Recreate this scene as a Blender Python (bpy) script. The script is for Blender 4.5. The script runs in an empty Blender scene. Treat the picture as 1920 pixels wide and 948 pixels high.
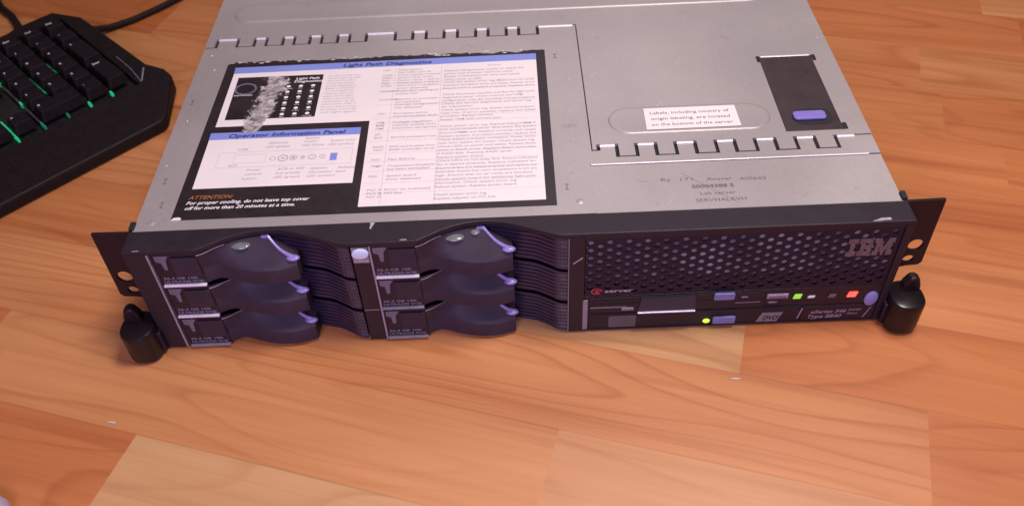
import bpy, bmesh, math, random
from math import sin, cos, pi, radians, sqrt
from mathutils import Vector, Matrix
random.seed(7)
S = 0.001                                   # all builders work in millimetres
scene = bpy.context.scene

# ------------------------------------------------------------------ camera
YAW, PITCH, ROLL = -0.0151, 0.7936, -0.0512
f = Vector((sin(YAW)*cos(PITCH), cos(YAW)*cos(PITCH), -sin(PITCH)))
r0 = f.cross(Vector((0, 0, 1))).normalized(); u0 = r0.cross(f)
r1 = cos(ROLL)*r0 + sin(ROLL)*u0; u1 = -sin(ROLL)*r0 + cos(ROLL)*u0
cd = bpy.data.cameras.new("camera"); cam = bpy.data.objects.new("camera", cd)
scene.collection.objects.link(cam); scene.camera = cam
M3 = Matrix((r1, u1, -f)).transposed().to_4x4()
M3.translation = Vector((2.0424, -353.7524, 432.2663))*S
cam.matrix_world = M3
cd.sensor_width = 36; cd.lens = 36*1677.65/1920; cd.clip_start = 0.01; cd.clip_end = 50
cd.dof.use_dof = True; cd.dof.focus_distance = 0.56; cd.dof.aperture_fstop = 9.0

# ------------------------------------------------------------------ world, lamps, exposure
w = bpy.data.worlds.new("World"); scene.world = w; w.use_nodes = True
bg = w.node_tree.nodes["Background"]; bg.inputs[0].default_value = (0.62, 0.48, 0.56, 1); bg.inputs[1].default_value = 0.14
def lamp(name, loc, target, size, power, col, sy=None):
    ld = bpy.data.lights.new(name, 'AREA'); ld.energy = power; ld.color = col; ld.size = size
    if sy: ld.shape = 'RECTANGLE'; ld.size_y = sy
    o = bpy.data.objects.new(name, ld); scene.collection.objects.link(o)
    o.location = loc; o.rotation_euler = (Vector(target)-Vector(loc)).to_track_quat('-Z', 'Y').to_euler()
    return o
lamp("ceiling_lamp", (0.27, 0.02, 1.02), (0.14, -0.02, 0.0), 0.28, 10.7, (1.0, 0.895, 0.83))
lamp("rear_sheen_light", (0.15, 1.15, 1.15), (0.1, 0.0, 0.0), 0.7, 2.0, (0.95, 0.86, 1.0))  # added soft light behind, for sheen on label and edges; no window known
lamp("violet_front_light", (-0.16, -0.80, 0.55), (-0.08, -0.08, 0.05), 0.5, 6.4, (0.76, 0.60, 1.0), 0.35)  # soft violet area light from low in front; its source is unseen
scene.view_settings.view_transform = 'Standard'; scene.view_settings.look = 'None'
scene.view_settings.exposure = 0.0; scene.view_settings.gamma = 1.0
scene.render.filter_size = 2.3
scene.cycles.use_denoising = True
scene.cycles.max_bounces = 8

# ------------------------------------------------------------------ materials
def mat(name, col, rough=0.5, metal=0.0, var=0.0, scale=60.0, bump=0.0, bscale=900.0, emit=None, es=0.0, coat=0.0, trans=0.0, col2=None, spec=None):
    m = bpy.data.materials.new(name); m.use_nodes = True
    nt = m.node_tree; b = nt.nodes["Principled BSDF"]
    b.inputs['Base Color'].default_value = (*col, 1); b.inputs['Roughness'].default_value = rough
    b.inputs['Metallic'].default_value = metal
    if spec is not None: b.inputs['Specular IOR Level'].default_value = spec
    if coat: b.inputs['Coat Weight'].default_value = coat; b.inputs['Coat Roughness'].default_value = 0.2
    if trans: b.inputs['Transmission Weight'].default_value = trans
    if emit: b.inputs['Emission Color'].default_value = (*emit, 1); b.inputs['Emission Strength'].default_value = es
    if var or bump or col2:
        tc = nt.nodes.new('ShaderNodeTexCoord')
    if var or col2:
        n = nt.nodes.new('ShaderNodeTexNoise'); n.inputs['Scale'].default_value = scale; n.inputs['Detail'].default_value = 8
        n.inputs['Roughness'].default_value = 0.65
        nt.links.new(tc.outputs['Object'], n.inputs['Vector'])
        rp = nt.nodes.new('ShaderNodeValToRGB')
        lo = col2 if col2 else tuple(c*(1-var) for c in col)
        hi = col if col2 else tuple(min(1, c*(1+var)) for c in col)
        rp.color_ramp.elements[0].position = 0.3; rp.color_ramp.elements[1].position = 0.7
        rp.color_ramp.elements[0].color = (*lo, 1); rp.color_ramp.elements[1].color = (*hi, 1)
        nt.links.new(n.outputs['Fac'], rp.inputs['Fac']); nt.links.new(rp.outputs['Color'], b.inputs['Base Color'])
        mr = nt.nodes.new('ShaderNodeMapRange'); mr.inputs['To Min'].default_value = max(0.05, rough-0.12); mr.inputs['To Max'].default_value = min(1, rough+0.12)
        nt.links.new(n.outputs['Fac'], mr.inputs['Value']); nt.links.new(mr.outputs['Result'], b.inputs['Roughness'])
    if bump:
        n2 = nt.nodes.new('ShaderNodeTexNoise'); n2.inputs['Scale'].default_value = bscale; n2.inputs['Detail'].default_value = 4
        nt.links.new(tc.outputs['Object'], n2.inputs['Vector'])
        bp = nt.nodes.new('ShaderNodeBump'); bp.inputs['Strength'].default_value = bump; bp.inputs['Distance'].default_value = 0.0006
        nt.links.new(n2.outputs['Fac'], bp.inputs['Height']); nt.links.new(bp.outputs['Normal'], b.inputs['Normal'])
    return m

def steel_mat(name, col, rough=0.42, metal=0.35):
    """galvanised sheet: faint mottling, handling smudges, fine scratches"""
    m = bpy.data.materials.new(name); m.use_nodes = True; nt = m.node_tree; L = nt.links
    b = nt.nodes["Principled BSDF"]; b.inputs['Metallic'].default_value = metal
    tc = nt.nodes.new('ShaderNodeTexCoord')
    a = nt.nodes.new('ShaderNodeTexNoise'); a.inputs['Scale'].default_value = 9; a.inputs['Detail'].default_value = 6
    c = nt.nodes.new('ShaderNodeTexNoise'); c.inputs['Scale'].default_value = 420; c.inputs['Detail'].default_value = 3
    L.new(tc.outputs['Object'], a.inputs['Vector']); L.new(tc.outputs['Object'], c.inputs['Vector'])
    r = nt.nodes.new('ShaderNodeValToRGB'); r.color_ramp.elements[0].position = 0.3; r.color_ramp.elements[1].position = 0.75
    r.color_ramp.elements[0].color = (*[x*0.86 for x in col], 1); r.color_ramp.elements[1].color = (*[x*1.10 for x in col], 1)
    L.new(a.outputs['Fac'], r.inputs['Fac'])
    mx = nt.nodes.new('ShaderNodeMixRGB'); mx.blend_type = 'MULTIPLY'; mx.inputs['Fac'].default_value = 1
    r2 = nt.nodes.new('ShaderNodeValToRGB'); r2.color_ramp.elements[0].position = 0.25; r2.color_ramp.elements[1].position = 0.75
    r2.color_ramp.elements[0].color = (0.92, 0.92, 0.92, 1); r2.color_ramp.elements[1].color = (1, 1, 1, 1)
    L.new(c.outputs['Fac'], r2.inputs['Fac']); L.new(r.outputs['Color'], mx.inputs['Color1']); L.new(r2.outputs['Color'], mx.inputs['Color2'])
    # dirt: small sparse grey smudges
    d = nt.nodes.new('ShaderNodeTexNoise'); d.inputs['Scale'].default_value = 55; d.inputs['Detail'].default_value = 7; d.inputs['Roughness'].default_value = 0.7
    L.new(tc.outputs['Object'], d.inputs['Vector'])
    r3 = nt.nodes.new('ShaderNodeValToRGB'); r3.color_ramp.elements[0].position = 0.64; r3.color_ramp.elements[1].position = 0.80
    r3.color_ramp.elements[0].color = (1, 1, 1, 1); r3.color_ramp.elements[1].color = (0.62, 0.60, 0.62, 1)
    L.new(d.outputs['Fac'], r3.inputs['Fac'])
    m2 = nt.nodes.new('ShaderNodeMixRGB'); m2.blend_type = 'MULTIPLY'; m2.inputs['Fac'].default_value = 1
    L.new(mx.outputs['Color'], m2.inputs['Color1']); L.new(r3.outputs['Color'], m2.inputs['Color2'])
    L.new(m2.outputs['Color'], b.inputs['Base Color'])
    mr = nt.nodes.new('ShaderNodeMapRange'); mr.inputs['To Min'].default_value = rough-0.08; mr.inputs['To Max'].default_value = rough+0.14
    L.new(a.outputs['Fac'], mr.inputs['Value']); L.new(mr.outputs['Result'], b.inputs['Roughness'])
    bp = nt.nodes.new('ShaderNodeBump'); bp.inputs['Strength'].default_value = 0.18; bp.inputs['Distance'].default_value = 0.0004
    L.new(c.outputs['Fac'], bp.inputs['Height']); L.new(bp.outputs['Normal'], b.inputs['Normal'])
    return m

def floor_mat():
    m = bpy.data.materials.new("laminate_floor"); m.use_nodes = True; nt = m.node_tree; L = nt.links
    b = nt.nodes["Principled BSDF"]
    b.inputs['Specular IOR Level'].default_value = 0.55
    uv = nt.nodes.new('ShaderNodeUVMap'); uv.uv_map = "board_uv"          # u along the board in m, v across in m
    at = nt.nodes.new('ShaderNodeAttribute'); at.attribute_name = "board"; at.attribute_type = 'GEOMETRY'
    sp = nt.nodes.new('ShaderNodeSeparateColor'); L.new(at.outputs['Color'], sp.inputs['Color'])
    def noise(sx, sy, detail, rough, dist=0.0, zoff=7.0):
        mp = nt.nodes.new('ShaderNodeMapping'); mp.inputs['Scale'].default_value = (sx, sy, 1)
        L.new(uv.outputs['UV'], mp.inputs['Vector'])
        ad = nt.nodes.new('ShaderNodeVectorMath'); ad.operation = 'MULTIPLY_ADD'
        cmb = nt.nodes.new('ShaderNodeCombineXYZ')
        L.new(sp.outputs['Green'], cmb.inputs['X']); L.new(sp.outputs['Green'], cmb.inputs['Y']); L.new(sp.outputs['Green'], cmb.inputs['Z'])
        L.new(cmb.outputs['Vector'], ad.inputs[0]); ad.inputs[1].default_value = (13.7, 31.3, zoff); L.new(mp.outputs['Vector'], ad.inputs[2])
        n = nt.nodes.new('ShaderNodeTexNoise'); n.inputs['Scale'].default_value = 1; n.inputs['Detail'].default_value = detail
        n.inputs['Roughness'].default_value = rough; n.inputs['Distortion'].default_value = dist
        L.new(ad.outputs['Vector'], n.inputs['Vector']); return n
    def ramp(src, stops):
        r = nt.nodes.new('ShaderNodeValToRGB'); e = r.color_ramp.elements
        while len(e) > 1: e.remove(e[0])
        e[0].position = stops[0][0]; e[0].color = (*stops[0][1], 1)
        for p, c in stops[1:]:
            x = e.new(p); x.color = (*c, 1)
        L.new(src, r.inputs['Fac']); return r
    def mix(kind, fac, a, bb):
        x = nt.nodes.new('ShaderNodeMixRGB'); x.blend_type = kind
        if isinstance(fac, float): x.inputs['Fac'].default_value = fac
        else: L.new(fac, x.inputs['Fac'])
        for i, q in ((1, a), (2, bb)):
            if isinstance(q, tuple): x.inputs[i].default_value = (*q, 1)
            else: L.new(q, x.inputs[i])
        return x
    base = ramp(sp.outputs['Red'], [(0.0, (0.41, 0.118, 0.027)), (0.35, (0.49, 0.175, 0.058)), (0.65, (0.53, 0.240, 0.094)), (1.0, (0.58, 0.32, 0.16))])
    # broad soft tone change inside each board
    hue = ramp(sp.outputs['Blue'], [(0.0, (1.03, 0.97, 0.95)), (0.5, (1, 1, 1)), (1.0, (0.95, 1.07, 1.02))])
    base = mix('MULTIPLY', 1.0, base.outputs['Color'], hue.outputs['Color'])
    big = noise(3.2, 22, 3, 0.5)
    c1 = mix('MULTIPLY', 1.0, base.outputs['Color'], ramp(big.outputs['Fac'], [(0.25, (0.84, 0.76, 0.70)), (0.75, (1.08, 1.12, 1.15))]).outputs['Color'])
    # cathedral rings: contour lines of a stretched low-frequency noise
    ring = noise(2.0, 15, 1.2, 0.4, 0.25)
    mu = nt.nodes.new('ShaderNodeMath'); mu.operation = 'MULTIPLY'; mu.inputs[1].default_value = 14; L.new(ring.outputs['Fac'], mu.inputs[0])
    fr = nt.nodes.new('ShaderNodeMath'); fr.operation = 'FRACT'; L.new(mu.outputs[0], fr.inputs[0])
    rr = ramp(fr.outputs[0], [(0.0, (0.78, 0.68, 0.58)), (0.20, (0.96, 0.94, 0.92)), (0.6, (1, 1, 1)), (0.92, (1.0, 0.99, 0.98)), (1.0, (0.80, 0.70, 0.60))])
    msk = noise(1.5, 6, 2, 0.5, 0, 21.0)
    rmask = ramp(msk.outputs['Fac'], [(0.38, (0.15, 0.15, 0.15)), (0.56, (0.85, 0.85, 0.85))])
    c2 = mix('MULTIPLY', rmask.outputs['Color'], c1.outputs['Color'], rr.outputs['Color'])
    # fine streaks
    st = noise(6, 230, 4, 0.6)
    c3 = mix('MULTIPLY', 0.75, c2.outputs['Color'], ramp(st.outputs['Fac'], [(0.3, (0.90, 0.86, 0.82)), (0.62, (1.04, 1.04, 1.04))]).outputs['Color'])
    dk = noise(2.2, 60, 3, 0.55, 0.1, 3.0)
    c4 = mix('MULTIPLY', 0.8, c3.outputs['Color'], ramp(dk.outputs['Fac'], [(0.30, (0.74, 0.60, 0.52)), (0.46, (1, 1, 1))]).outputs['Color'])
    # small knots
    kn = nt.nodes.new('ShaderNodeTexVoronoi'); kn.inputs['Scale'].default_value = 1
    mp = nt.nodes.new('ShaderNodeMapping'); mp.inputs['Scale'].default_value = (4.2, 11, 1); L.new(uv.outputs['UV'], mp.inputs['Vector']); L.new(mp.outputs['Vector'], kn.inputs['Vector'])
    c5 = mix('MULTIPLY', 0.75, c4.outputs['Color'], ramp(kn.outputs['Distance'], [(0.04, (0.55, 0.36, 0.30)), (0.13, (1, 1, 1))]).outputs['Color'])
    # hairline joint between neighbouring strips (64 mm wide, first joint at v = 3 mm)
    sv = nt.nodes.new('ShaderNodeSeparateXYZ'); L.new(uv.outputs['UV'], sv.inputs[0])
    jm = nt.nodes.new('ShaderNodeMath'); jm.operation = 'MULTIPLY_ADD'; jm.inputs[1].default_value = 1/0.064; jm.inputs[2].default_value = -3/64+100.5; L.new(sv.outputs['Y'], jm.inputs[0])
    jf = nt.nodes.new('ShaderNodeMath'); jf.operation = 'FRACT'; L.new(jm.outputs[0], jf.inputs[0])
    js = nt.nodes.new('ShaderNodeMath'); js.operation = 'SUBTRACT'; js.inputs[1].default_value = 0.5; L.new(jf.outputs[0], js.inputs[0])
    ja = nt.nodes.new('ShaderNodeMath'); ja.operation = 'ABSOLUTE'; L.new(js.outputs[0], ja.inputs[0])
    c6 = mix('MULTIPLY', 0.28, c5.outputs['Color'], ramp(ja.outputs[0], [(0.004, (0.55, 0.42, 0.34)), (0.012, (1, 1, 1))]).outputs['Color'])
    L.new(c6.outputs['Color'], b.inputs['Base Color'])
    sm = nt.nodes.new('ShaderNodeTexNoise'); sm.inputs['Scale'].default_value = 7; sm.inputs['Detail'].default_value = 5
    tc = nt.nodes.new('ShaderNodeTexCoord'); L.new(tc.outputs['Object'], sm.inputs['Vector'])
    mr = nt.nodes.new('ShaderNodeMapRange'); mr.inputs['To Min'].default_value = 0.38; mr.inputs['To Max'].default_value = 0.54
    L.new(sm.outputs['Fac'], mr.inputs['Value']); L.new(mr.outputs['Result'], b.inputs['Roughness'])
    bp = nt.nodes.new('ShaderNodeBump'); bp.inputs['Strength'].default_value = 0.08; bp.inputs['Distance'].default_value = 0.0005
    L.new(st.outputs['Fac'], bp.inputs['Height']); L.new(bp.outputs['Normal'], b.inputs['Normal'])
    return m

def worn_mat():
    """torn, rubbed paper: ragged flakes of white and grey over bare patches"""
    m = bpy.data.materials.new("rubbed_label"); m.use_nodes = True; nt = m.node_tree; L = nt.links
    b = nt.nodes["Principled BSDF"]; b.inputs['Roughness'].default_value = 0.7
    uv = nt.nodes.new('ShaderNodeUVMap'); uv.uv_map = "wear_uv"
    mp = nt.nodes.new('ShaderNodeMapping'); mp.inputs['Scale'].default_value = (5, 9, 1); L.new(uv.outputs['UV'], mp.inputs['Vector'])
    n = nt.nodes.new('ShaderNodeTexNoise'); n.inputs['Scale'].default_value = 1.0; n.inputs['Detail'].default_value = 9; n.inputs['Roughness'].default_value = 0.72; n.inputs['Distortion'].default_value = 0.7
    L.new(mp.outputs['Vector'], n.inputs['Vector'])
    r = nt.nodes.new('ShaderNodeValToRGB'); e = r.color_ramp.elements
    e[0].position = 0.38; e[0].color = (0.10, 0.08, 0.09, 1); e[1].position = 0.70; e[1].color = (0.72, 0.66, 0.66, 1)
    x = e.new(0.52); x.color = (0.34, 0.30, 0.31, 1)
    L.new(n.outputs['Fac'], r.inputs['Fac']); L.new(r.outputs['Color'], b.inputs['Base Color'])
    sx = nt.nodes.new('ShaderNodeSeparateXYZ'); L.new(uv.outputs['UV'], sx.inputs[0])
    # edge falloff of the scratched band: |u-0.5|*2
    a = nt.nodes.new('ShaderNodeMath'); a.operation = 'SUBTRACT'; a.inputs[1].default_value = 0.5; L.new(sx.outputs['X'], a.inputs[0])
    a2 = nt.nodes.new('ShaderNodeMath'); a2.operation = 'ABSOLUTE'; L.new(a.outputs[0], a2.inputs[0])
    a3 = nt.nodes.new('ShaderNodeMath'); a3.operation = 'MULTIPLY_ADD'; a3.inputs[1].default_value = -1.25; a3.inputs[2].default_value = 0.52; L.new(a2.outputs[0], a3.inputs[0])
    a4 = nt.nodes.new('ShaderNodeMath'); a4.operation = 'ADD'; L.new(a3.outputs[0], a4.inputs[0]); L.new(n.outputs['Fac'], a4.inputs[1])
    mr = nt.nodes.new('ShaderNodeMapRange'); mr.inputs['From Min'].default_value = 0.66; mr.inputs['From Max'].default_value = 0.74; L.new(a4.outputs[0], mr.inputs['Value'])
    L.new(mr.outputs['Result'], b.inputs['Alpha'])
    return m

STEEL = steel_mat("sheet_steel", (0.430, 0.385, 0.378))
STEEL2 = steel_mat("pale_steel_and_highlight", (0.74, 0.69, 0.76), 0.30, 0.1)  # paler steel: catch-light on folded edges in its colour; also scratches, flakes
CHASSIS = steel_mat("chassis_steel", (0.30, 0.27, 0.30), 0.5, 0.4)
BLACK = mat("black_bezel_plastic", (0.019, 0.011, 0.018), 0.52, var=0.14, scale=60, bump=0.12, bscale=1200, spec=0.35)
EAR = mat("ear_black_paint", (0.015, 0.006, 0.010), 0.5, var=0.2, scale=80, spec=0.3)
BLACKG = mat("black_gloss_plastic", (0.013, 0.009, 0.020), 0.34, var=0.2, scale=90, bump=0.08, spec=0.35)
HANDLE = mat("charcoal_handle_plastic", (0.037, 0.025, 0.042), 0.52, var=0.18, scale=90, bump=0.12, bscale=1200, spec=0.22)
GRILLE = mat("ribbed_grille_plastic", (0.024, 0.017, 0.044), 0.33, var=0.25, scale=120, bump=0.2)
DARK = mat("dark_inside", (0.008, 0.007, 0.010), 0.7, var=0.2)
BLUEBTN = mat("blue_button_plastic", (0.17, 0.17, 0.42), 0.4, var=0.08, scale=200)
PURPLE = mat("purple_touch_plastic", (0.25, 0.19, 0.50), 0.38, var=0.10, scale=200, coat=0.3)
LABELBLACK = mat("black_label_print", (0.020, 0.012, 0.014), 0.40, var=0.35, scale=70, bump=0.15, bscale=500)
LABELWHITE = mat("white_label_print", (0.76, 0.69, 0.69), 0.36, var=0.03, scale=30)
LABELBLUE = mat("blue_label_band", (0.20, 0.25, 0.62), 0.42, var=0.06, scale=40)
INKBLUE = mat("dark_blue_ink", (0.03, 0.03, 0.16), 0.5)
INKGREY = mat("grey_ink", (0.42, 0.37, 0.41), 0.55)
INKLIGHT = mat("pale_grey_ink", (0.46, 0.40, 0.43), 0.55)
INKWHITE = mat("white_ink", (0.80, 0.76, 0.78), 0.5)
INKORANGE = mat("orange_ink", (0.42, 0.13, 0.03), 0.5)
INKSTEEL = mat("faded_marker_ink", (0.13, 0.10, 0.115), 0.6)
LEDGESHINE = mat("ledge_shine_tone", (0.80, 0.76, 0.88), 0.30, 0.15, var=0.08, scale=200)  # pale tone puts the reflection on the upward ledges into the colour
BRACKET = mat("dull_bracket_plastic", (0.13, 0.12, 0.17), 0.35, var=0.3, scale=120)
VENT = mat("vent_plastic", (0.07, 0.06, 0.085), 0.4)
GREYPL = mat("grey_plastic", (0.22, 0.20, 0.25), 0.35, var=0.15, scale=150)
SMOKED = mat("smoked_clear_plastic", (0.022, 0.022, 0.05), 0.42, var=0.15, scale=120)
STRIP = mat("dull_metal_strip", (0.34, 0.31, 0.41), 0.35, 0.3, var=0.2, scale=150)
LENS = mat("clear_light_lens", (0.15, 0.17, 0.17), 0.2, var=0.35, scale=260, coat=0.4)
MESHM = mat("perforated_black_steel", (0.013, 0.008, 0.024), 0.38, 0.1, var=0.2, scale=200, spec=0.3)
SHIELD = mat("inner_shield_steel", (0.50, 0.48, 0.55), 0.30, 0.3, scale=30, col2=(0.10, 0.09, 0.12))
SHIELD.node_tree.nodes["Color Ramp"].color_ramp.elements[0].position = 0.40; SHIELD.node_tree.nodes["Color Ramp"].color_ramp.elements[1].position = 0.60
EMBLEM = mat("dusty_rose_metal", (0.145, 0.098, 0.104), 0.55, 0.0, var=0.35, scale=350)
BADGE = mat("pearl_badge", (0.62, 0.76, 1.0), 0.3, 0.0, coat=0.3)
REDINK = mat("red_mark", (0.50, 0.05, 0.07), 0.4)
LEDGREEN = mat("green_indicator", (0.2, 0.5, 0.05), 0.3, emit=(0.42, 1.0, 0.03), es=2.2)
LEDGREEN2 = mat("dim_green_indicator", (0.15, 0.3, 0.05), 0.3, emit=(0.33, 0.75, 0.05), es=0.8)
LEDRED = mat("red_indicator", (0.5, 0.05, 0.03), 0.3, emit=(1.0, 0.05, 0.04), es=3.4)
KBODY = mat("keyboard_shell", (0.008, 0.004, 0.0045), 0.6, var=0.3, scale=150, bump=0.3, bscale=900, spec=0.22)
KEYM = mat("keycap_plastic", (0.009, 0.005, 0.007), 0.55, var=0.2, scale=220, spec=0.2)
KEYPLATE = mat("smoky_backplate", (0.014, 0.013, 0.014), 0.4, var=0.3, scale=120)
LEGEND = mat("lit_key_legend", (0.60, 0.52, 0.55), 0.5, emit=(0.9, 0.75, 0.8), es=0.10)
GREENGLOW = mat("green_backlight", (0.02, 0.3, 0.15), 0.4, emit=(0.02, 0.75, 0.30), es=0.42)
GREENDIM = mat("green_backlight_dim", (0.02, 0.16, 0.09), 0.4, emit=(0.03, 0.42, 0.22), es=0.16)
CABLE = mat("cable_rubber", (0.010, 0.005, 0.005), 0.6, spec=0.2)
CLOTH = mat("lilac_cloth", (0.40, 0.32, 0.46), 0.9, var=0.2, scale=300, bump=0.5)
FLECK = mat("pale_flake", (0.50, 0.40, 0.38), 0.7)

# ------------------------------------------------------------------ builders
class MB:
    def __init__(s): s.v = []; s.f = []; s.m = []; s.uv = None
    def add(s, vs, fs, mi=0):
        o = len(s.v); s.v += [tuple(p) for p in vs]; s.f += [tuple(i+o for i in q) for q in fs]; s.m += [mi]*len(fs); return s
    def box(s, x0, x1, y0, y1, z0, z1, mi=0):
        return s.add([(x0,y0,z0),(x1,y0,z0),(x1,y1,z0),(x0,y1,z0),(x0,y0,z1),(x1,y0,z1),(x1,y1,z1),(x0,y1,z1)],
                     [(3,2,1,0),(4,5,6,7),(0,1,5,4),(1,2,6,5),(2,3,7,6),(3,0,4,7)], mi)
    def prism(s, poly, z0, z1, mi=0, axis='z', top=None):
        """extrude a 2-D outline: axis z -> (x,y); axis y -> (x,z), extruded from z0 to z1 along that axis"""
        n = len(poly); top = top or poly
        P = (lambda a, b, c: (a, b, c)) if axis == 'z' else (lambda a, b, c: (a, c, b))
        ar = sum(poly[i][0]*poly[(i+1) % n][1]-poly[(i+1) % n][0]*poly[i][1] for i in range(n))
        if (ar < 0) != (axis == 'y'): poly = poly[::-1]; top = top[::-1]
        vs = [P(a, b, z0) for a, b in poly] + [P(a, b, z1) for a, b in top]
        flip = axis == 'y' and False
        fs = [tuple(range(n))[::-1], tuple(range(n, 2*n))] + [(i, (i+1) % n, n+(i+1) % n, n+i) for i in range(n)]
        return s.add(vs, fs, mi)
    def cyl(s, c, r, h, n=24, mi=0, axis='z', r2=None, sy=1.0):
        r2 = r if r2 is None else r2; vs = []; 
        for k, (rr, hh) in enumerate(((r, 0), (r2, h))):
            for i in range(n):
                a = 2*pi*i/n; p, q = rr*cos(a), rr*sin(a)*sy
                if axis == 'z': vs.append((c[0]+p, c[1]+q, c[2]+hh))
                elif axis == 'y': vs.append((c[0]+p, c[1]+hh, c[2]+q))
                else: vs.append((c[0]+hh, c[1]+p, c[2]+q))
        return s.add(vs, [tuple(range(n))[::-1], tuple(range(n, 2*n))]+[(i, (i+1) % n, n+(i+1) % n, n+i) for i in range(n)], mi)
    def ellipsoid(s, c, rx, ry, rz, nu=20, nv=12, mi=0):
        vs = []; fs = []
        for j in range(nv+1):
            t = pi*j/nv
            for i in range(nu): a = 2*pi*i/nu; vs.append((c[0]+rx*sin(t)*cos(a), c[1]+ry*sin(t)*sin(a), c[2]+rz*cos(t)))
        for j in range(nv):
            for i in range(nu): fs.append((j*nu+i, (j+1)*nu+i, (j+1)*nu+(i+1) % nu, j*nu+(i+1) % nu))
        return s.add(vs, fs, mi)
    def tube(s, pts, r, n=8, mi=0):
        vs = []; fs = []; P = [Vector(p) for p in pts]
        for k, p in enumerate(P):
            d = (P[min(k+1, len(P)-1)]-P[max(k-1, 0)]).normalized()
            up = Vector((0, 0, 1)) if abs(d.z) < 0.9 else Vector((1, 0, 0))
            a = d.cross(up).normalized(); b2 = a.cross(d)
            rr = r[k] if isinstance(r, (list, tuple)) else r
            for i in range(n): t = 2*pi*i/n; vs.append(p+rr*(cos(t)*a+sin(t)*b2))
        for k in range(len(P)-1):
            for i in range(n): fs.append((k*n+i, k*n+(i+1) % n, (k+1)*n+(i+1) % n, (k+1)*n+i))
        fs += [tuple(range(n))[::-1], tuple(range((len(P)-1)*n, len(P)*n))]
        return s.add(vs, fs, mi)
    def grid(s, rows, mi=0, close=False):
        nr = len(rows); nc = len(rows[0]); vs = [p for r in rows for p in r]; fs = []
        for i in range(nr-1):
            for j in range(nc-1): fs.append((i*nc+j, i*nc+j+1, (i+1)*nc+j+1, (i+1)*nc+j))
        return s.add(vs, fs, mi)
    def build(s, name, mats, parent=None, loc=(0, 0, 0), smooth=False, bevel=0, seg=2, fix=False, rot=0):
        me = bpy.data.meshes.new(name)
        me.from_pydata([(a*S, b*S, c*S) for a, b, c in s.v], [], s.f); me.update()
        ms = mats if isinstance(mats, (list, tuple)) else [mats]
        for m in ms: me.materials.append(m)
        me.polygons.foreach_set('material_index', s.m)
        if fix:
            bm = bmesh.new(); bm.from_mesh(me); bmesh.ops.remove_doubles(bm, verts=bm.verts, dist=1e-6); bmesh.ops.recalc_face_normals(bm, faces=bm.faces); bm.to_mesh(me); bm.free()
        if smooth:
            me.polygons.foreach_set('use_smooth', [True]*len(me.polygons))
        o = bpy.data.objects.new(name, me); scene.collection.objects.link(o)
        o.location = tuple(c*S for c in loc); o.rotation_euler.z = rot
        if parent: o.parent = parent
        if bevel:
            b = o.modifiers.new("bevel", 'BEVEL'); b.width = bevel*S; b.segments = seg; b.limit_method = 'ANGLE'; b.angle_limit = radians(40)
            b.harden_normals = False
        if smooth and not bevel:
            try: me.set_sharp_from_angle(angle=radians(32))
            except Exception: pass
        return o

def tag(o, label=None, cat=None, group=None, kind=None):
    if label: o['label'] = label
    if cat: o['category'] = cat
    if group: o['group'] = group
    if kind: o['kind'] = kind
    return o
def empty(name, loc=(0, 0, 0), rz=0):
    o = bpy.data.objects.new(name, None); scene.collection.objects.link(o); o.empty_display_size = 0.02
    o.location = tuple(c*S for c in loc); o.rotation_euler.z = rz; return o

_fc = {}
def text(mb, s, x, y, h, w=None, mi=0, shear=0.0, bold=0.0, align='l', place=None, pitch=None):
    """add flat lettering: cap height h mm, baseline start (x,y); place maps (x,y)->3-D"""
    key = (s, round(bold, 4))
    if key not in _fc:
        cu = bpy.data.curves.new("t", 'FONT'); cu.body = s; cu.size = 1; cu.resolution_u = 2; cu.offset = bold
        ob = bpy.data.objects.new("t", cu); scene.collection.objects.link(ob)
        dg = bpy.context.evaluated_depsgraph_get(); dg.update(); me = ob.evaluated_get(dg).to_mesh()
        _fc[key] = ([v.co[:2] for v in me.vertices], [tuple(p.vertices) for p in me.polygons])
        ob.evaluated_get(dg).to_mesh_clear(); bpy.data.objects.remove(ob); bpy.data.curves.remove(cu)
    V, F = _fc[key]
    if not V: return
    xs = [v[0] for v in V]; x0 = min(xs); wd = max(xs)-x0; k = h/0.69
    kx = w/wd if w else k
    if align == 'c': x -= wd*kx/2
    mb.add([place(x+(vx-x0)*kx+shear*vy*k, y+vy*k) for vx, vy in V], F, mi)

def rrect(x0, x1, y0, y1, r, n=5):
    P = []
    for cx, cy, a0 in ((x1-r, y1-r, 0), (x0+r, y1-r, 90), (x0+r, y0+r, 180), (x1-r, y0+r, 270)):
        for i in range(n+1): a = radians(a0+90*i/n); P.append((cx+r*cos(a), cy+r*sin(a)))
    return P
def lerp(t, pts):
    if t <= pts[0][0]: return pts[0][1]
    for (a, va), (b, vb) in zip(pts, pts[1:]):
        if t <= b:
            k = (t-a)/(b-a); return va+(vb-va)*k
    return pts[-1][1]
def smooth_curve(t, pts):
    """Catmull-like cubic interpolation through (t, v)"""
    if t <= pts[0][0]: return pts[0][1]
    if t >= pts[-1][0]: return pts[-1][1]
    for i in range(len(pts)-1):
        if t <= pts[i+1][0]:
            p0 = pts[max(i-1, 0)]; p1 = pts[i]; p2 = pts[i+1]; p3 = pts[min(i+2, len(pts)-1)]
            k = (t-p1[0])/(p2[0]-p1[0]); h = p2[0]-p1[0]
            m1 = (p2[1]-p0[1])/(p2[0]-p0[0])*h; m2 = (p3[1]-p1[1])/(p3[0]-p1[0])*h
            return (2*k**3-3*k*k+1)*p1[1]+(k**3-2*k*k+k)*m1+(-2*k**3+3*k*k)*p2[1]+(k**3-k*k)*m2

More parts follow.
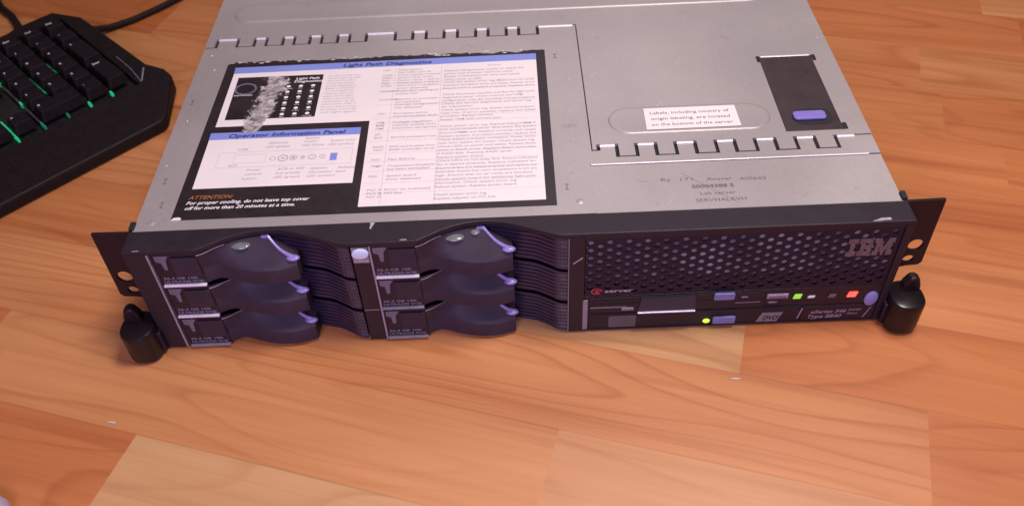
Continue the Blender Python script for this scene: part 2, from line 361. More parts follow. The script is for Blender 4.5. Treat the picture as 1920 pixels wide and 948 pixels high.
# ------------------------------------------------------------------ the floor
ANG = radians(-17.0); DS = Vector((0.956, -0.292)); DN = Vector((0.292, 0.956))
def floor():
    me = bpy.data.meshes.new("floor"); V = []; F = []; col = []; uvs = []
    joints = {-3: [(-560, .5), (-195.5, .36), (230, .90), (700, .5)], -2: [(-330, .35), (39, .62), (420, .76), (900, .5)],
              -1: [(-250, .55), (238, .52), (600, .30)], 0: [(-260, .38), (133, .84), (560, .28)],
              1: [(-300, .60), (190, .4), (520, .46)], 2: [(-250, .5), (160, .4), (480, .34)], 3: [(-250, .52), (300, .38), (700, .30)],
              4: [(-424, .10), (-60, .46), (260, .4), (520, .34)], 5: [(-330, .42), (245, .40), (560, .52)], 6: [(-300, .3), (329, .36), (600, .20)],
              7: [(-560, .5), (-300, .15), (300, .3)], 8: [(-520, .05), (100, .3)]}
    for k in range(-26, 30):
        n0 = 3+64*k; n1 = n0+64
        js = joints.get(k, [])
        segs = []; s = (js[-1][0] if js else -1700+random.random()*300)
        cur = -1800.0
        if js:
            lo = js[0][0]; pre = []
            while lo > -1800: lo -= random.uniform(280, 520); pre.append(lo)
            pre = [(p, random.random()) for p in reversed(pre)]
            ends = pre+[j for j in js]; 
        else: ends = []
        e = ends[-1][0] if ends else -1800
        while e < 1800: e += random.uniform(280, 520); ends.append((e, random.uniform(.2, .8)))
        prev = ends[0][0]-400
        for s1, tone in ends:                 # tone belongs to the board that ENDS at this joint
            i = len(V)
            for a, b in ((prev, n0), (s1, n0), (s1, n1), (prev, n1)):
                p = DS*a+DN*b; V.append((p.x*S, p.y*S, 0))
            F.append((i, i+1, i+2, i+3)); rnd = random.random(); hue_ = 0.80 if tone > 0.82 else random.uniform(0.25, 0.7)
            if -3 <= k <= -1 and tone < 0.82: hue_ = 0.45
            for a, b in ((prev, n0), (s1, n0), (s1, n1), (prev, n1)):
                col += [tone, rnd, hue_, 1]; uvs += [a*S, b*S]
            prev = s1
    me.from_pydata(V, [], F); me.update()
    ca = me.color_attributes.new("board", 'FLOAT_COLOR', 'CORNER'); ca.data.foreach_set('color', col)
    uvl = me.uv_layers.new(name="board_uv"); uvl.data.foreach_set('uv', uvs)
    me.materials.append(floor_mat())
    o = bpy.data.objects.new("floor", me); scene.collection.objects.link(o); o['kind'] = 'structure'
    return o
floor()

# ------------------------------------------------------------------ the server
srv = empty("rack_server")
tag(srv, "flat silver server with a black front of six drive bays and a punched grille", "server")
TOP = 85.0
mb = MB(); mb.box(-219, 219, 17.2, 700, 1.5, 83.2); mb.build("chassis", CHASSIS, srv, bevel=0.6)

# --- toothed top covers
S1 = [(-211.3,-196.3),(-184.1,-175.4),(-163.5,-155.3),(-144.1,-135.5),(-124.0,-115.4),(-103.4,-82.4),(-69.8,-60.1),(-47.3,-37.6),(-24.5,-15.6),(-2.5,6.4),(19.9,47.2)]
S2 = [(51.6,62.8),(74.8,86.6),(98.7,110.7),(123.3,134.8),(147.3,159.4),(171.9,183.6),(196.4,208.8)]
def seam(gx, gy, sgn):
    """the toothed line, offset by half the gap: sgn=+1 the rear plate's edge, -1 the front plate's edge"""
    P = []; lo, hi = 205.6, 216.0
    P.append((-219, lo+sgn*gy))
    for a, b in S1:
        P += [(a-sgn*gx, lo+sgn*gy), (a-sgn*gx, hi+sgn*gy)]
        if b < 40: P += [(b+sgn*gx, hi+sgn*gy), (b+sgn*gx, lo+sgn*gy)]
    lo, hi = 65.8, 77.3
    P += [(47.6+sgn*0.35, 216+sgn*gy), (47.6+sgn*0.35, lo+6.6+sgn*gy), (S2[0][0]-sgn*gx, lo+6.6+sgn*gy), (S2[0][0]-sgn*gx, hi+sgn*gy)]
    for i, (a, b) in enumerate(S2):
        if i: P += [(a-sgn*gx, lo+sgn*gy), (a-sgn*gx, hi+sgn*gy)]
        if i < len(S2)-1: P += [(b+sgn*gx, hi+sgn*gy), (b+sgn*gx, lo+sgn*gy)]
    P.append((219, hi+sgn*gy))
    return P
A = seam(1.15, 0.38, 1)+[(219, 699), (-219, 699)]
mb = MB(); mb.prism(A, 83.5, TOP+0.35)
rear = mb.build("rear_cover", STEEL, srv)
rear['label'] = "silver rear cover with toothed front edge and latch"
B = seam(1.15, 0.38, -1)+[(219, 59.6), (45.5, 59.6), (45.5, 16.8), (-219, 16.8)]
mb = MB(); mb.prism(B, 83.5, TOP)
front = mb.build("front_cover", STEEL, srv)
mb = MB(); mb.prism([(45.6, 16.8), (219, 16.8), (219, 59), (45.6, 59)], 83.5, TOP-0.7); mb.build("stepped_panel", STEEL, srv)
# rolled lips, their highlight painted pale, along the front cover's fingers and the step
mb = MB()
def lip(x0, x1, y, r=1.25, z=TOP+0.1, mi=0):
    rows = []
    for i in range(7):
        a = pi*i/6; rows.append([(x, y-r*cos(a), z+r*0.75*sin(a)) for x in (x0, x1)])
    mb.grid(rows)
    n = len(mb.v)
for a, b in S1: lip(a+1.0, b-1.0 if b < 40 else b-2.0, 214.9)
mb.build("folded_edge", STEEL2, srv, smooth=True, fix=True); mb = MB()
for a, b in S2: lip(a+1.0, b-1.0, 76.2)
mb.build("folded_edge", STEEL2, srv, smooth=True, fix=True)
mb = MB(); lip(46, 212, 59.4, 0.55, TOP-0.25); mb.build("step_edge", STEEL2, srv, smooth=True)
# embossed obrounds on the rear cover
def obround(mb, x0, x1, y0, y1, h, z, sl=1.6, n=10):
    r = (y1-y0)/2
    def ring(d, zz): return [(p[0], p[1], zz) for p in rrect(x0+d, x1-d, y0+d, y1-d, r-d-0.001, n)]
    a = ring(0, z); b = ring(sl*0.35, z+h*0.75); c = ring(sl*0.7, z+h); d = ring(sl*1.6, z+h*0.9); N = len(a)
    vs = a+b+c+d; fs = []
    for k in range(3):
        for i in range(N): fs.append((k*N+i, k*N+(i+1) % N, (k+1)*N+(i+1) % N, (k+1)*N+i))
    fs.append(tuple(range(3*N, 4*N)))
    mb.add(vs, fs)
mb = MB(); obround(mb, -206, 190, 237.5, 263, 0.9, TOP+0.3); mb.build("embossed_rib", STEEL, srv, smooth=True)
mb = MB(); obround(mb, 60, 162, 86.5, 113.5, 0.7, TOP+0.3); mb.build("embossed_rib", STEEL, srv, smooth=True)

mb = MB(); mb.box(-218.5, 49, 203, 219, 83.25, 83.4).box(46, 218.5, 63, 80, 83.25, 83.4).box(45, 50, 80.2, 202.8, 83.25, 83.4); mb.build("seam_shade_sheet", DARK, srv)  # dark sheet under the seams; their shade is put in as colour
# --- sliding latch
lat = MB(); lat.prism([(168.2, 82.6), (205.2, 82.6), (205.2, 88.5), (203.6, 88.5), (203.6, 160), (205, 160), (205, 163.8), (167.6, 163.8), (167.6, 160), (168.4, 160)], TOP+0.36, TOP+0.75)
lat = lat.build("slide_latch", mat("latch_black", (0.036, 0.022, 0.024), 0.45, var=0.2, scale=90, bump=0.3), srv, bevel=0.15)
mb = MB(); mb.prism(rrect(176, 199.5, 88, 104, 6), TOP+0.76, TOP+0.95); mb.build("finger_cup", DARK, lat)
mb = MB(); mb.prism(rrect(175.2, 195.6, 91.8, 100.0, 2.6), TOP+0.96, TOP+3.0); mb.build("thumb_bar", mat("deep_violet_plastic", (0.19, 0.15, 0.48), 0.45, var=0.08, scale=200), lat, bevel=1.0, seg=3)
mb = MB(); lip(169.5, 202.5, 164.2, 1.0, TOP+0.35); mb.build("latch_highlight_lip", STEEL2, lat, smooth=True)  # pale lip added to draw the highlight along the latch's rear edge
for q_ in ((203.8, 206.2, 82.8, 88.5), (166.6, 168.6, 158.5, 164.5), (204, 206, 158, 164)):
    mb = MB(); mb.box(*q_, TOP+0.4, TOP+1.05); mb.build("corner_stop", DARK, lat)

# --- rivets, punched marks
for i, (x, y) in enumerate([(37, 27.3), (34, 52), (36, 82), (36, 96), (34.5, 112), (38, 150), (-210, 23.5), (-214.2, 75.3), (-212, 120), (-206.5, 178), (-212, 196), (196, 29), (214, 186), (75, 101)]):
    mb = MB(); r = 2.4 if i in (0, 6) else 1.1
    mb.cyl((x, y, TOP-0.02 if x < 46 else TOP-0.02+(0.37 if y > 80 else -0.7)), r, 0.5, 18, 0, r2=r*0.5)
    mb.build("rivet", STEEL, srv, smooth=True)
for x, y in [(30.2, 40.2), (30.5, 177.1), (-207.8, 38.5), (-211, 60), (-213, 140)]:
    mb = MB(); mb.box(x-0.25, x+0.25, y-2.2, y+2.2, TOP+0.02, TOP+0.12).box(x-1.1, x+1.1, y+1.9, y+2.4, TOP+0.02, TOP+0.13).box(x-1.1, x+1.1, y-2.4, y-1.9, TOP+0.02, TOP+0.13)
    mb.build("punched_mark", INKSTEEL, srv)
# thin scratches and scuffs
mb = MB()
for _ in range(46):
    x = random.uniform(-210, 210); y = random.uniform(20, 272)
    if -200 < x < 26 and 22 < y < 188: continue
    z = TOP+0.04 if (y < 214 and x < 46) or (y < 65 and False) else (TOP-0.66 if y < 58 else (TOP+0.4 if y > 80 else None))
    if z is None: continue
    L_ = random.uniform(1, 9); a = random.gauss(0.2, 0.9); wd = random.uniform(0.08, 0.25)
    dx, dy = cos(a)*L_/2, sin(a)*L_/2; nx, ny = -sin(a)*wd/2, cos(a)*wd/2
    mb.add([(x-dx-nx, y-dy-ny, z), (x+dx-nx, y+dy-ny, z), (x+dx+nx, y+dy+ny, z), (x-dx+nx, y-dy+ny, z)], [(0, 1, 2, 3)], random.randint(0, 1))
mb.add([(98, 49, TOP-.66), (98.3, 49.1, TOP-.66), (127, 21.5, TOP-.66), (126.8, 21.4, TOP-.66)], [(3, 2, 1, 0)], 1)
mb.build("scratches", [STEEL2, INKSTEEL], srv)

# --- diagnostic label
Zl = TOP+0.06
edge = [(-199.2, 24.8), (23.6, 24.6), (23.8, 184.5)]
x = 23.0
while x > -197:
    dip = max(0, random.gauss(0.0, 0.9))+(2.6 if -30 < x < 6 else 0)*(0.5+0.5*sin(x*0.35))+(1.6 if -150 < x < -90 else 0)*abs(sin(x*0.5))
    edge.append((x, 185.6-dip)); x -= random.uniform(1.0, 4.2)
edge.append((-197.7, 183))
mb = MB(); mb.prism(edge, Zl, Zl+0.12)
lab = mb.build("diagnostic_label", LABELBLACK, srv)
lab['label'] = "large black and white diagnostics sticker with worn edges"
Z2 = Zl+0.16
def flat(z): return lambda a, b: (a, b, z)
def rect(mb, x0, x1, y0, y1, z, mi=0): mb.add([(x0, y0, z), (x1, y0, z), (x1, y1, z), (x0, y1, z)], [(0, 1, 2, 3)], mi)
mb = MB()
mb.add([(a, b, Z2) for a, b in [(-191.5, 111.6), (-92, 111.6), (-91.5, 30), (17.5, 29.8), (17.5, 173.4), (-191.2, 171.4)]], [(0, 1, 2, 3, 4, 5)])
mb.build("white_panel", LABELWHITE, lab)
mb = MB(); rect(mb, -192.7, -96.9, 51.6, 98.2, Z2); mb.build("white_panel", LABELWHITE, lab)
mb = MB(); mb.add([(a, b, Z2+0.01) for a, b in [(-191.2, 171.4), (17.5, 173.4), (17.6, 181.0), (-191.6, 178.8)]], [(0, 1, 2, 3)]); mb.build("header_band", LABELBLUE, lab)
mb = MB(); rect(mb, -192.9, -96.8, 98.2, 105.3, Z2+0.01); mb.build("header_band", LABELBLUE, lab)
Z3 = Z2+0.06
mb = MB(); rect(mb, -187, -128.4, 118.6, 166.3, Z3); pic = mb.build("printed_picture", LABELBLACK, lab)
Z4 = Z3+0.05
mb = MB()
text(mb, "Light Path Diagnostics", -116, 174.2, 3.6, 61, 0, 0.25, 0.025, place=flat(Z4))
mb.build("header_lettering", INKBLUE, lab); mb = MB()
text(mb, "Operator Information Panel", -181, 99.7, 3.6, 74, 0, 0.25, 0.025, place=flat(Z4))
mb.build("header_lettering", INKBLUE, lab)
mb = MB()
text(mb, "ATTENTION:", -193, 42.2, 3.1, 26, 0, 0.3, 0.008, place=flat(Z4))
mb.build("attention_lettering", INKORANGE, lab)
mb = MB()
text(mb, "For proper cooling, do not leave top cover", -193.2, 37.7, 2.7, 72, 0, 0.3, 0.018, place=flat(Z4))
text(mb, "off for more than 20 minutes at a time.", -193.2, 33.2, 2.7, 64.5, 0, 0.3, 0.018, place=flat(Z4))
text(mb, "Light Path", -146.8, 161.2, 2.3, 16, 0, 0.2, 0.02, place=flat(Z4))
text(mb, "Diagnostics", -147.6, 157.8, 2.3, 19.5, 0, 0.2, 0.02, place=flat(Z4))
text(mb, "REMIND", -186, 144.6, 1.5, 12, 0, 0.2, 0.0, place=flat(Z4))
names = [["OVERSPEC", "FAN", "PS1"], ["LOG", "TEMP", "PS2"], ["CPU", "VRM", "DASD"], ["MEM", "PCI B", "PCI C"], ["NMI", "SP BUS", "RAID"], ["BRD", "PCI A", "NON RED"]]
for r_ in range(6):
    for c_ in range(3):
        cx, cy = -150.6+c_*8.3+r_*0.05, 153.6-r_*6.2
        vs = [(cx+1.45*cos(t*pi/8), cy+1.25*sin(t*pi/8), Z4) for t in range(16)]
        mb.add(vs, [tuple(range(16))])
        text(mb, names[r_][c_], cx, cy-3.1, 1.0, None if len(names[r_][c_]) > 2 else 3, 0, 0.1, place=flat(Z4), align='c')
mb.build("white_lettering", INKWHITE, lab)
mb = MB()
for r_a, r_b in ((7.6, 6.3),):
    n = 32; o0 = len(mb.v)
    vs = [(-179.6+(r_a if k < n else r_b)*cos(2*pi*k/n), 152.6+(r_a if k < n else r_b)*0.86*sin(2*pi*k/n), Z4) for k in range(2*n)]
    mb.add(vs, [(i, (i+1) % n, n+(i+1) % n, n+i) for i in range(n)])
mb.build("printed_ring", mat("faded_violet_ink", (0.15, 0.14, 0.24), 0.5, var=0.2), lab)
# rubbed-off band across the picture
mb = MB(); rows = []
path = [(-154, 166), (-153, 158), (-154, 150), (-157, 142), (-157.5, 134), (-158.5, 126), (-160.5, 118), (-161.5, 110), (-162, 104.5)]
wid = [25, 29, 29, 26, 26, 27, 26, 22, 17]
for (px, py), ww in zip(path, wid): rows.append([(px-6-ww/2+ww*t/6, py, Z4+0.05) for t in range(7)])
mb.grid([r[::1] for r in rows][::-1])
wp = mb.build("rubbed_patch", worn_mat(), lab)
uvl = wp.data.uv_layers.new(name="wear_uv")
for lp in wp.data.loops:
    i = lp.vertex_index; rw, cl = divmod(i, 7); uvl.data[lp.index].uv = (cl/6, rw/8*1.6)
# body copy
mb = MB(); mb2 = MB()
para = ["The light path LEDs show", "Please review the LED", "that are lit. If an LED is", "lit, see the system", "board diagnostics.", "Reset a condition", "To re-enable the", "remind, wait and", "press remind again", "when the service", "indicator is lit.", "Information LED is", "If a new event occurs", "the system error LED", "will light again."]
y = 163.2; 
for k, t in enumerate(para):
    text(mb, t, -124.8-0.35*k*0.2, y, 1.6, random.uniform(17, 23)+(k > 11)*5, 0, 0.15, 0.004, place=flat(Z3)); y -= 2.95
for s_, x_, y_, w_ in [("USB", -172, 86.5, 6), ("Ethernet", -153.5, 92, 12), ("LED (green)", -155, 88.2, 15), ("System", -131, 96-0.6, 9), ("locator", -131.5, 92.2, 8.5), ("LED (blue)", -132.5, 88.4, 14),
                       ("System error", -115, 92, 16), ("LED (amber)", -116, 88.2, 16), ("PCI", -175, 71, 5), ("Power", -163, 66.4, 9), ("control", -163.5, 62.4, 10), ("button", -164.5, 58.4, 9),
                       ("SCSI or IDE", -144, 66.2, 16), ("bus activity", -144.6, 62.4, 15), ("LED (green)", -145.4, 58.6, 16), ("System", -124, 65.6, 10), ("information", -124.6, 62, 14), ("LED (amber)", -125.4, 58.4, 17), ("Release", -107, 65.5, 10), ("latch", -108, 61.8, 6)]:
    text(mb, s_, x_, y_, 1.8, w_, 0, 0.15, 0.015, place=flat(Z3))
left = [("LED", "Description"), ("", "No LEDs are lit"), ("OVER", "Power supplies overload"), ("SPEC", "system shut down"), ("PS1", "Power supply 1 failure"), ("PS2", "Power supply 2 failure"), ("DASD", "Hard drive or backplane"),
        ("", "error detected"), ("NONRED", "Redundant cooling or"), ("", "power lost"), ("", ""), ("CONFIG", "Memory or processor"), ("", "not matched"), ("", "incorrect configuration"), ("", "was detected"), ("", ""),
        ("CPU", "Processor error"), ("", "microprocessor fault"), ("", ""), ("VRM", "Voltage regulator"), ("MEM", "memory module error"), ("NMI", "A hard error was reported"), ("", ""), ("SP", ""), ("BUS", "Service processor bus"), ("", ""), ("", ""),
        ("RAID", "RAID card on planar error"), ("TRAY", "RAID controller error"), ("", ""), ("", ""), ("FAN", "Fan failure"), ("", ""), ("TEMP", "Temperature threshold"), ("", "has been exceeded"), ("", ""), ("BRD", "System board"), ("", "error detected"), ("", ""), ("", ""), ("PCI A", "Error on indicated"), ("PCI B", "PCI bus"), ("PCI C", "")]
y = 166.8; dy = 3.09
for k, (a, b_) in enumerate(left):
    if a: text(mb, a, -87.6, y, 1.8, len(a)*1.75, 0, 0.12, 0.02, place=flat(Z3))
    if b_: text(mb, b_, -77.2, y, 1.8, min(28.5, len(b_)*1.5), 0, 0.12, 0.02, place=flat(Z3))
    y -= dy
right = ["Replace failing power supply or check AC", "system load is below maximum rated", "Reseat indicated power cord and supply", "Check power on LEDs", "Check the system error log. Make sure hot swap", "Reinstall the failed drive correctly. Reseat drive", "Ensure drive is installed properly. Replace drive", "",
         "Check the power supplies and fans for light path", "diagnostics panel. Check memory and VRM", "configuration. Use the matching microprocessors", "Check the service diagnostics and error log", "for information", "Check system error log. Reseat microprocessor", "heat sink. If error persists, replace the failed", "processor. Replace memory", "Reseat VRM with correct type.", "",
         "Check system error log. Replace failing DIMM if", "is an uncorrectable error. Shut down the system", "Ensure DIMMs are installed correctly and reseat", "Restart system. If problem persists replace the", "Check system processor connection. Power down,", "wait then restart AC power. Check system log", "Check LEDs on power and cables. Replace faulty", "drive in RAID array. Replace failed controller", "if RAID fails. Replace RAID cards.", "Replace system board.", "Check LEDs on hot swap fans. Ensure indicated",
         "fan is seated properly. Replace indicated fan.", "Ensure all fans are seated properly and replace any", "failed fans. Ensure that room temperature is not too", "high. Ensure that no air vents are blocked.", "Check system board for additional light path", "information. Check system error log.", "Reboot system. Replace system board.", "", "Check system error log.", "Replace adapter on PCI bus.", ""]
y = 163.4
for k, t in enumerate(right):
    if t: text(mb2, t, -45.6-k*0.06, y, 1.8, min(61, len(t)*1.36), 0, 0.12, 0.02, place=flat(Z3))
    y -= 3.42
text(mb, "Action", -16, 168.2, 1.6, 9, 0, 0.12, 0.01, place=flat(Z3))
mb.build("body_print", INKGREY, lab); mb2.build("table_print", INKGREY, lab)
mb = MB()
for xx in (-79.2, -47.6): rect(mb, xx, xx+0.22, 31, 170, Z3)
for yy in (152, 143, 128, 114, 108, 100, 90, 78, 70, 61, 50, 41): rect(mb, -90, 16.6, yy, yy+0.14, Z3)
for x0, x1, y0, y1 in ((-183, -100, 70, 84.6), (-173, -153.5, 74, 82)):
    rect(mb, x0, x1, y0, y0+0.2, Z3); rect(mb, x0, x1, y1, y1+0.2, Z3); rect(mb, x0, x0+0.2, y0, y1, Z3); rect(mb, x1, x1+0.2, y0, y1, Z3)
mb.build("table_rules", INKLIGHT, lab)
mb = MB()
for cx, rr in ((-148.8, 2.0), (-142.5, 3.2), (-136.0, 2.4), (-130.2, 1.6), (-124.4, 2.5), (-118, 1.9)):
    n = 20; vs = [(cx+(rr if k < n else rr*0.78)*cos(2*pi*k/n), 77.4+(rr if k < n else rr*0.78)*sin(2*pi*k/n), Z3+0.02) for k in range(2*n)]
    mb.add(vs, [(i, (i+1) % n, n+(i+1) % n, n+i) for i in range(n)])
text(mb, "!", -118.3, 76.1, 2.4, 0.5, 0, 0, 0.01, place=flat(Z3+0.02)); text(mb, "i", -124.6, 76.1, 2.2, 0.5, 0, 0, 0.01, place=flat(Z3+0.02))
rect(mb, -130.6, -129.8, 76, 78.8, Z3+0.02); rect(mb, -137, -135, 76.4, 78.4, Z3+0.02); rect(mb, -143.6, -141.4, 76.8, 78, Z3+0.02)
mb.build("icon_print", INKGREY, lab)
mb = MB(); rect(mb, -113.3, -109.0, 73.4, 80.4, Z3+0.02); mb.build("blue_key_print", LABELBLUE, lab)
mb = MB(); mb.prism([(-199.0, 24.4), (-193.5, 24.5), (-193, 25.8), (-194.5, 26.9), (-197.6, 26.6)], Zl+0.14, Zl+0.5); mb.build("torn_corner", LABELWHITE, lab)
# silvery tears along the upper edge
mb = MB()
for _ in range(46):
    x = random.choice([random.uniform(-196, -100), random.uniform(-60, -40), random.uniform(-30, 8)]); y = random.uniform(183.3, 186.4); rr = random.uniform(0.3, 1.3)
    P = [(x+rr*1.7*cos(t)*random.uniform(.5, 1.2), y+rr*0.6*sin(t)*random.uniform(.5, 1.2), Zl+0.2) for t in [k*pi/4 for k in range(8)]]
    mb.add(P, [tuple(range(8))])
mb.build("torn_flakes", STEEL2, lab)

# --- white notice sticker on the rear cover
Zn = TOP+1.25
mb = MB(); mb.prism([(83.0, 88.9), (141.8, 89.3), (141.4, 110.7), (83.4, 110.7)], Zn, Zn+0.12); note = mb.build("notice_sticker", LABELWHITE, srv)
note['label'] = "small white paper sticker with three printed lines"
mb = MB()
text(mb, "Labels, including country of", 87.0, 104.2, 2.7, 50, 0, 0.0, 0.004, place=flat(Zn+0.2))
text(mb, "origin labeling, are located", 87.0, 98.3, 2.7, 49.5, 0, 0.0, 0.004, place=flat(Zn+0.2))
text(mb, "on the bottom of the server.", 86.6, 92.4, 2.7, 51.5, 0, 0.0, 0.004, place=flat(Zn+0.2))
mb.build("notice_lettering", mat("notice_ink", (0.16, 0.12, 0.15), 0.5), note)
# --- faint marker lettering on the stepped panel
mb = MB(); zp = TOP-0.62
text(mb, "Ry", 85.6, 42.3, 2.6, 6, place=flat(zp)); text(mb, "171", 97, 42.0, 2.6, 7, place=flat(zp)); text(mb, "Ansvar", 112, 41.4, 2.6, 15, place=flat(zp)); text(mb, "400662", 131.5, 40.6, 2.6, 15.5, place=flat(zp))
text(mb, "S0004388 S", 102.6, 35.2, 2.8, 24.5, 0, 0, 0.03, place=flat(zp))
text(mb, "Lab server", 106.6, 29.2, 2.6, 20.5, place=flat(zp)); text(mb, "SERVHALRVH", 103.0, 23.3, 2.8, 29, place=flat(zp))
mb.build("marker_lettering", INKSTEEL, srv)

# --- black bezel
SC = [(0, 0.0), (25, 0.0), (30, 2.4), (41, 8.6), (52, 12.4), (62, 13.8), (70, 13.3), (78, 11.2), (88, 7.4), (97, 3.6), (105, 0.6), (112, 0)]
def scallop(u): return smooth_curve(u, SC)
C1, C2 = -205.0, -82.0
outline = [(-221, 16.5), (-221, 0), (C1+24, 0)]
outline += [(C1+u, scallop(u)) for u in range(26, 108, 2)]+[(C1+110, 0), (C2+24, 0)]
outline += [(C2+u, scallop(u)) for u in range(26, 108, 2)]+[(C2+110, 0), (221, 0), (221, 16.5)]
mb = MB(); mb.prism(outline, 82.2, 85.2)
bez = mb.build("front_bezel", BLACK, srv, bevel=0.5)
# the fine second lip just under the scalloped edge
mb = MB()
for C0 in (C1, C2):
    out = [(C0+u, scallop(u)+0.9) for u in [0]+list(range(24, 108, 2))+[110]]
    P = out+[(C0+110, 16.4), (C0, 16.4)]
    mb.prism(P, 80.6, 82.1)
mb.build("bay_lintel", BLACKG, bez, bevel=0.3)
mb = MB(); mb.box(-221, -208.3, 0.02, 16.5, 1, 82.1); mb.build("side_cheek", BLACK, bez, bevel=0.5)
mb = MB(); mb.box(-93.6, -83.6, 0.02, 16.5, 1, 82.1); mb.build("middle_post", BLACK, bez, bevel=0.5)
mb = MB(); mb.prism([(29.2, 1), (38.2, 1), (38.2, 82.1), (29.2, 82.1)], 0.02, 16.5, axis='y'); mb.build("middle_post", BLACK, bez, bevel=0.5)
mb = MB(); mb.box(216.6, 221, 0.02, 16.5, 1, 82.1); mb.build("side_cheek", BLACK, bez, bevel=0.5)
mb = MB(); mb.box(38.3, 216.5, 0.3, 16.5, 80.2, 82.1).box(38.3, 216.5, 0.3, 16.5, 1, 2.6); mb.build("panel_rail", BLACK, bez, bevel=0.4)
mb = MB(); mb.box(-208.3, 38, 16.6, 17.0, 1.2, 82); mb.build("backing_sheet", DARK, bez)
# metal strips on the posts; the last one is a painted edge highlight
for xx in (-207.6, -82.9):
    mb = MB(); mb.box(xx-0.6, xx+0.5, -0.35, 9, 1.2, 81.9); mb.build("metal_and_glint_strip", STRIP, bez, bevel=0.2)
mb = MB(); mb.box(28.6, 29.15, -0.2, 3, 1.2, 81.5); mb.build("metal_and_glint_strip", GREYPL, bez, bevel=0.15)  # added pale strip paints the post edge's highlight
# nicks in the paint
mb = MB()
def nick(pts, z=85.26): mb.add([(a, b, z) for a, b in pts], [tuple(range(len(pts)))])
nick([(-83.2, 11.4), (-82.2, 10.8), (-81.4, 13.6), (-80.2, 16.2), (-83.0, 16.2), (-82.8, 13.4)]); nick([(-65.5, 0.9), (-61.4, 1.0), (-61.6, 1.8), (-65, 1.6)])
nick([(196.5, 1.0), (200, .9), (207.5, 1.6), (207, 3.4), (202, 3.2), (199.4, 2.0)]); nick([(-215, 0.4), (-211, .6), (-211.4, 1.1), (-214.6, .9)])
mb.add([(31.2, -0.08, 62.2), (31.6, -0.08, 61.4), (37.0, -0.08, 66.0), (36.8, -0.08, 66.8)], [(0, 1, 2, 3)])
mb.build("paint_nicks", mat("bare_metal_nick", (0.42, 0.38, 0.42), 0.4, 0.2, var=0.3, scale=400), bez)
# pearl oval badge
mb = MB(); n = 28
ring = lambda rx, rz, y: [(-88.5+rx*cos(2*pi*k/n), y, 77.1+rz*sin(2*pi*k/n)+0.06*rx*cos(2*pi*k/n)) for k in range(n)]
vs = ring(4.9, 3.9, 0.0)+ring(4.7, 3.7, -0.9)+ring(3.6, 2.7, -1.3)
mb.add(vs, [(k*n+i, k*n+(i+1) % n, (k+1)*n+(i+1) % n, (k+1)*n+i) for k in range(2) for i in range(n)]+[tuple(range(2*n, 3*n))])
mb.build("oval_badge", BADGE, bez, smooth=True, fix=True)
mb = MB(); mb.box(-93.2, -84.0, -0.25, 0, 69.6, 81.6); plate = mb.build("badge_plate", GREYPL, bez, bevel=0.1)
mb = MB(); text(mb, "ULTRA 320", -92.4, 70.6, 1.3, 7.6, place=lambda a, b: (a, -0.33, b)); mb.build("badge_lettering", INKWHITE, bez)
mb = MB(); vs = [(-93.55, -0.1, 28)]
mb = MB(); mb.box(-93.5, -84, -0.12, 0.1, 28.6, 29.2); mb.build("post_scratch", GREYPL, bez)

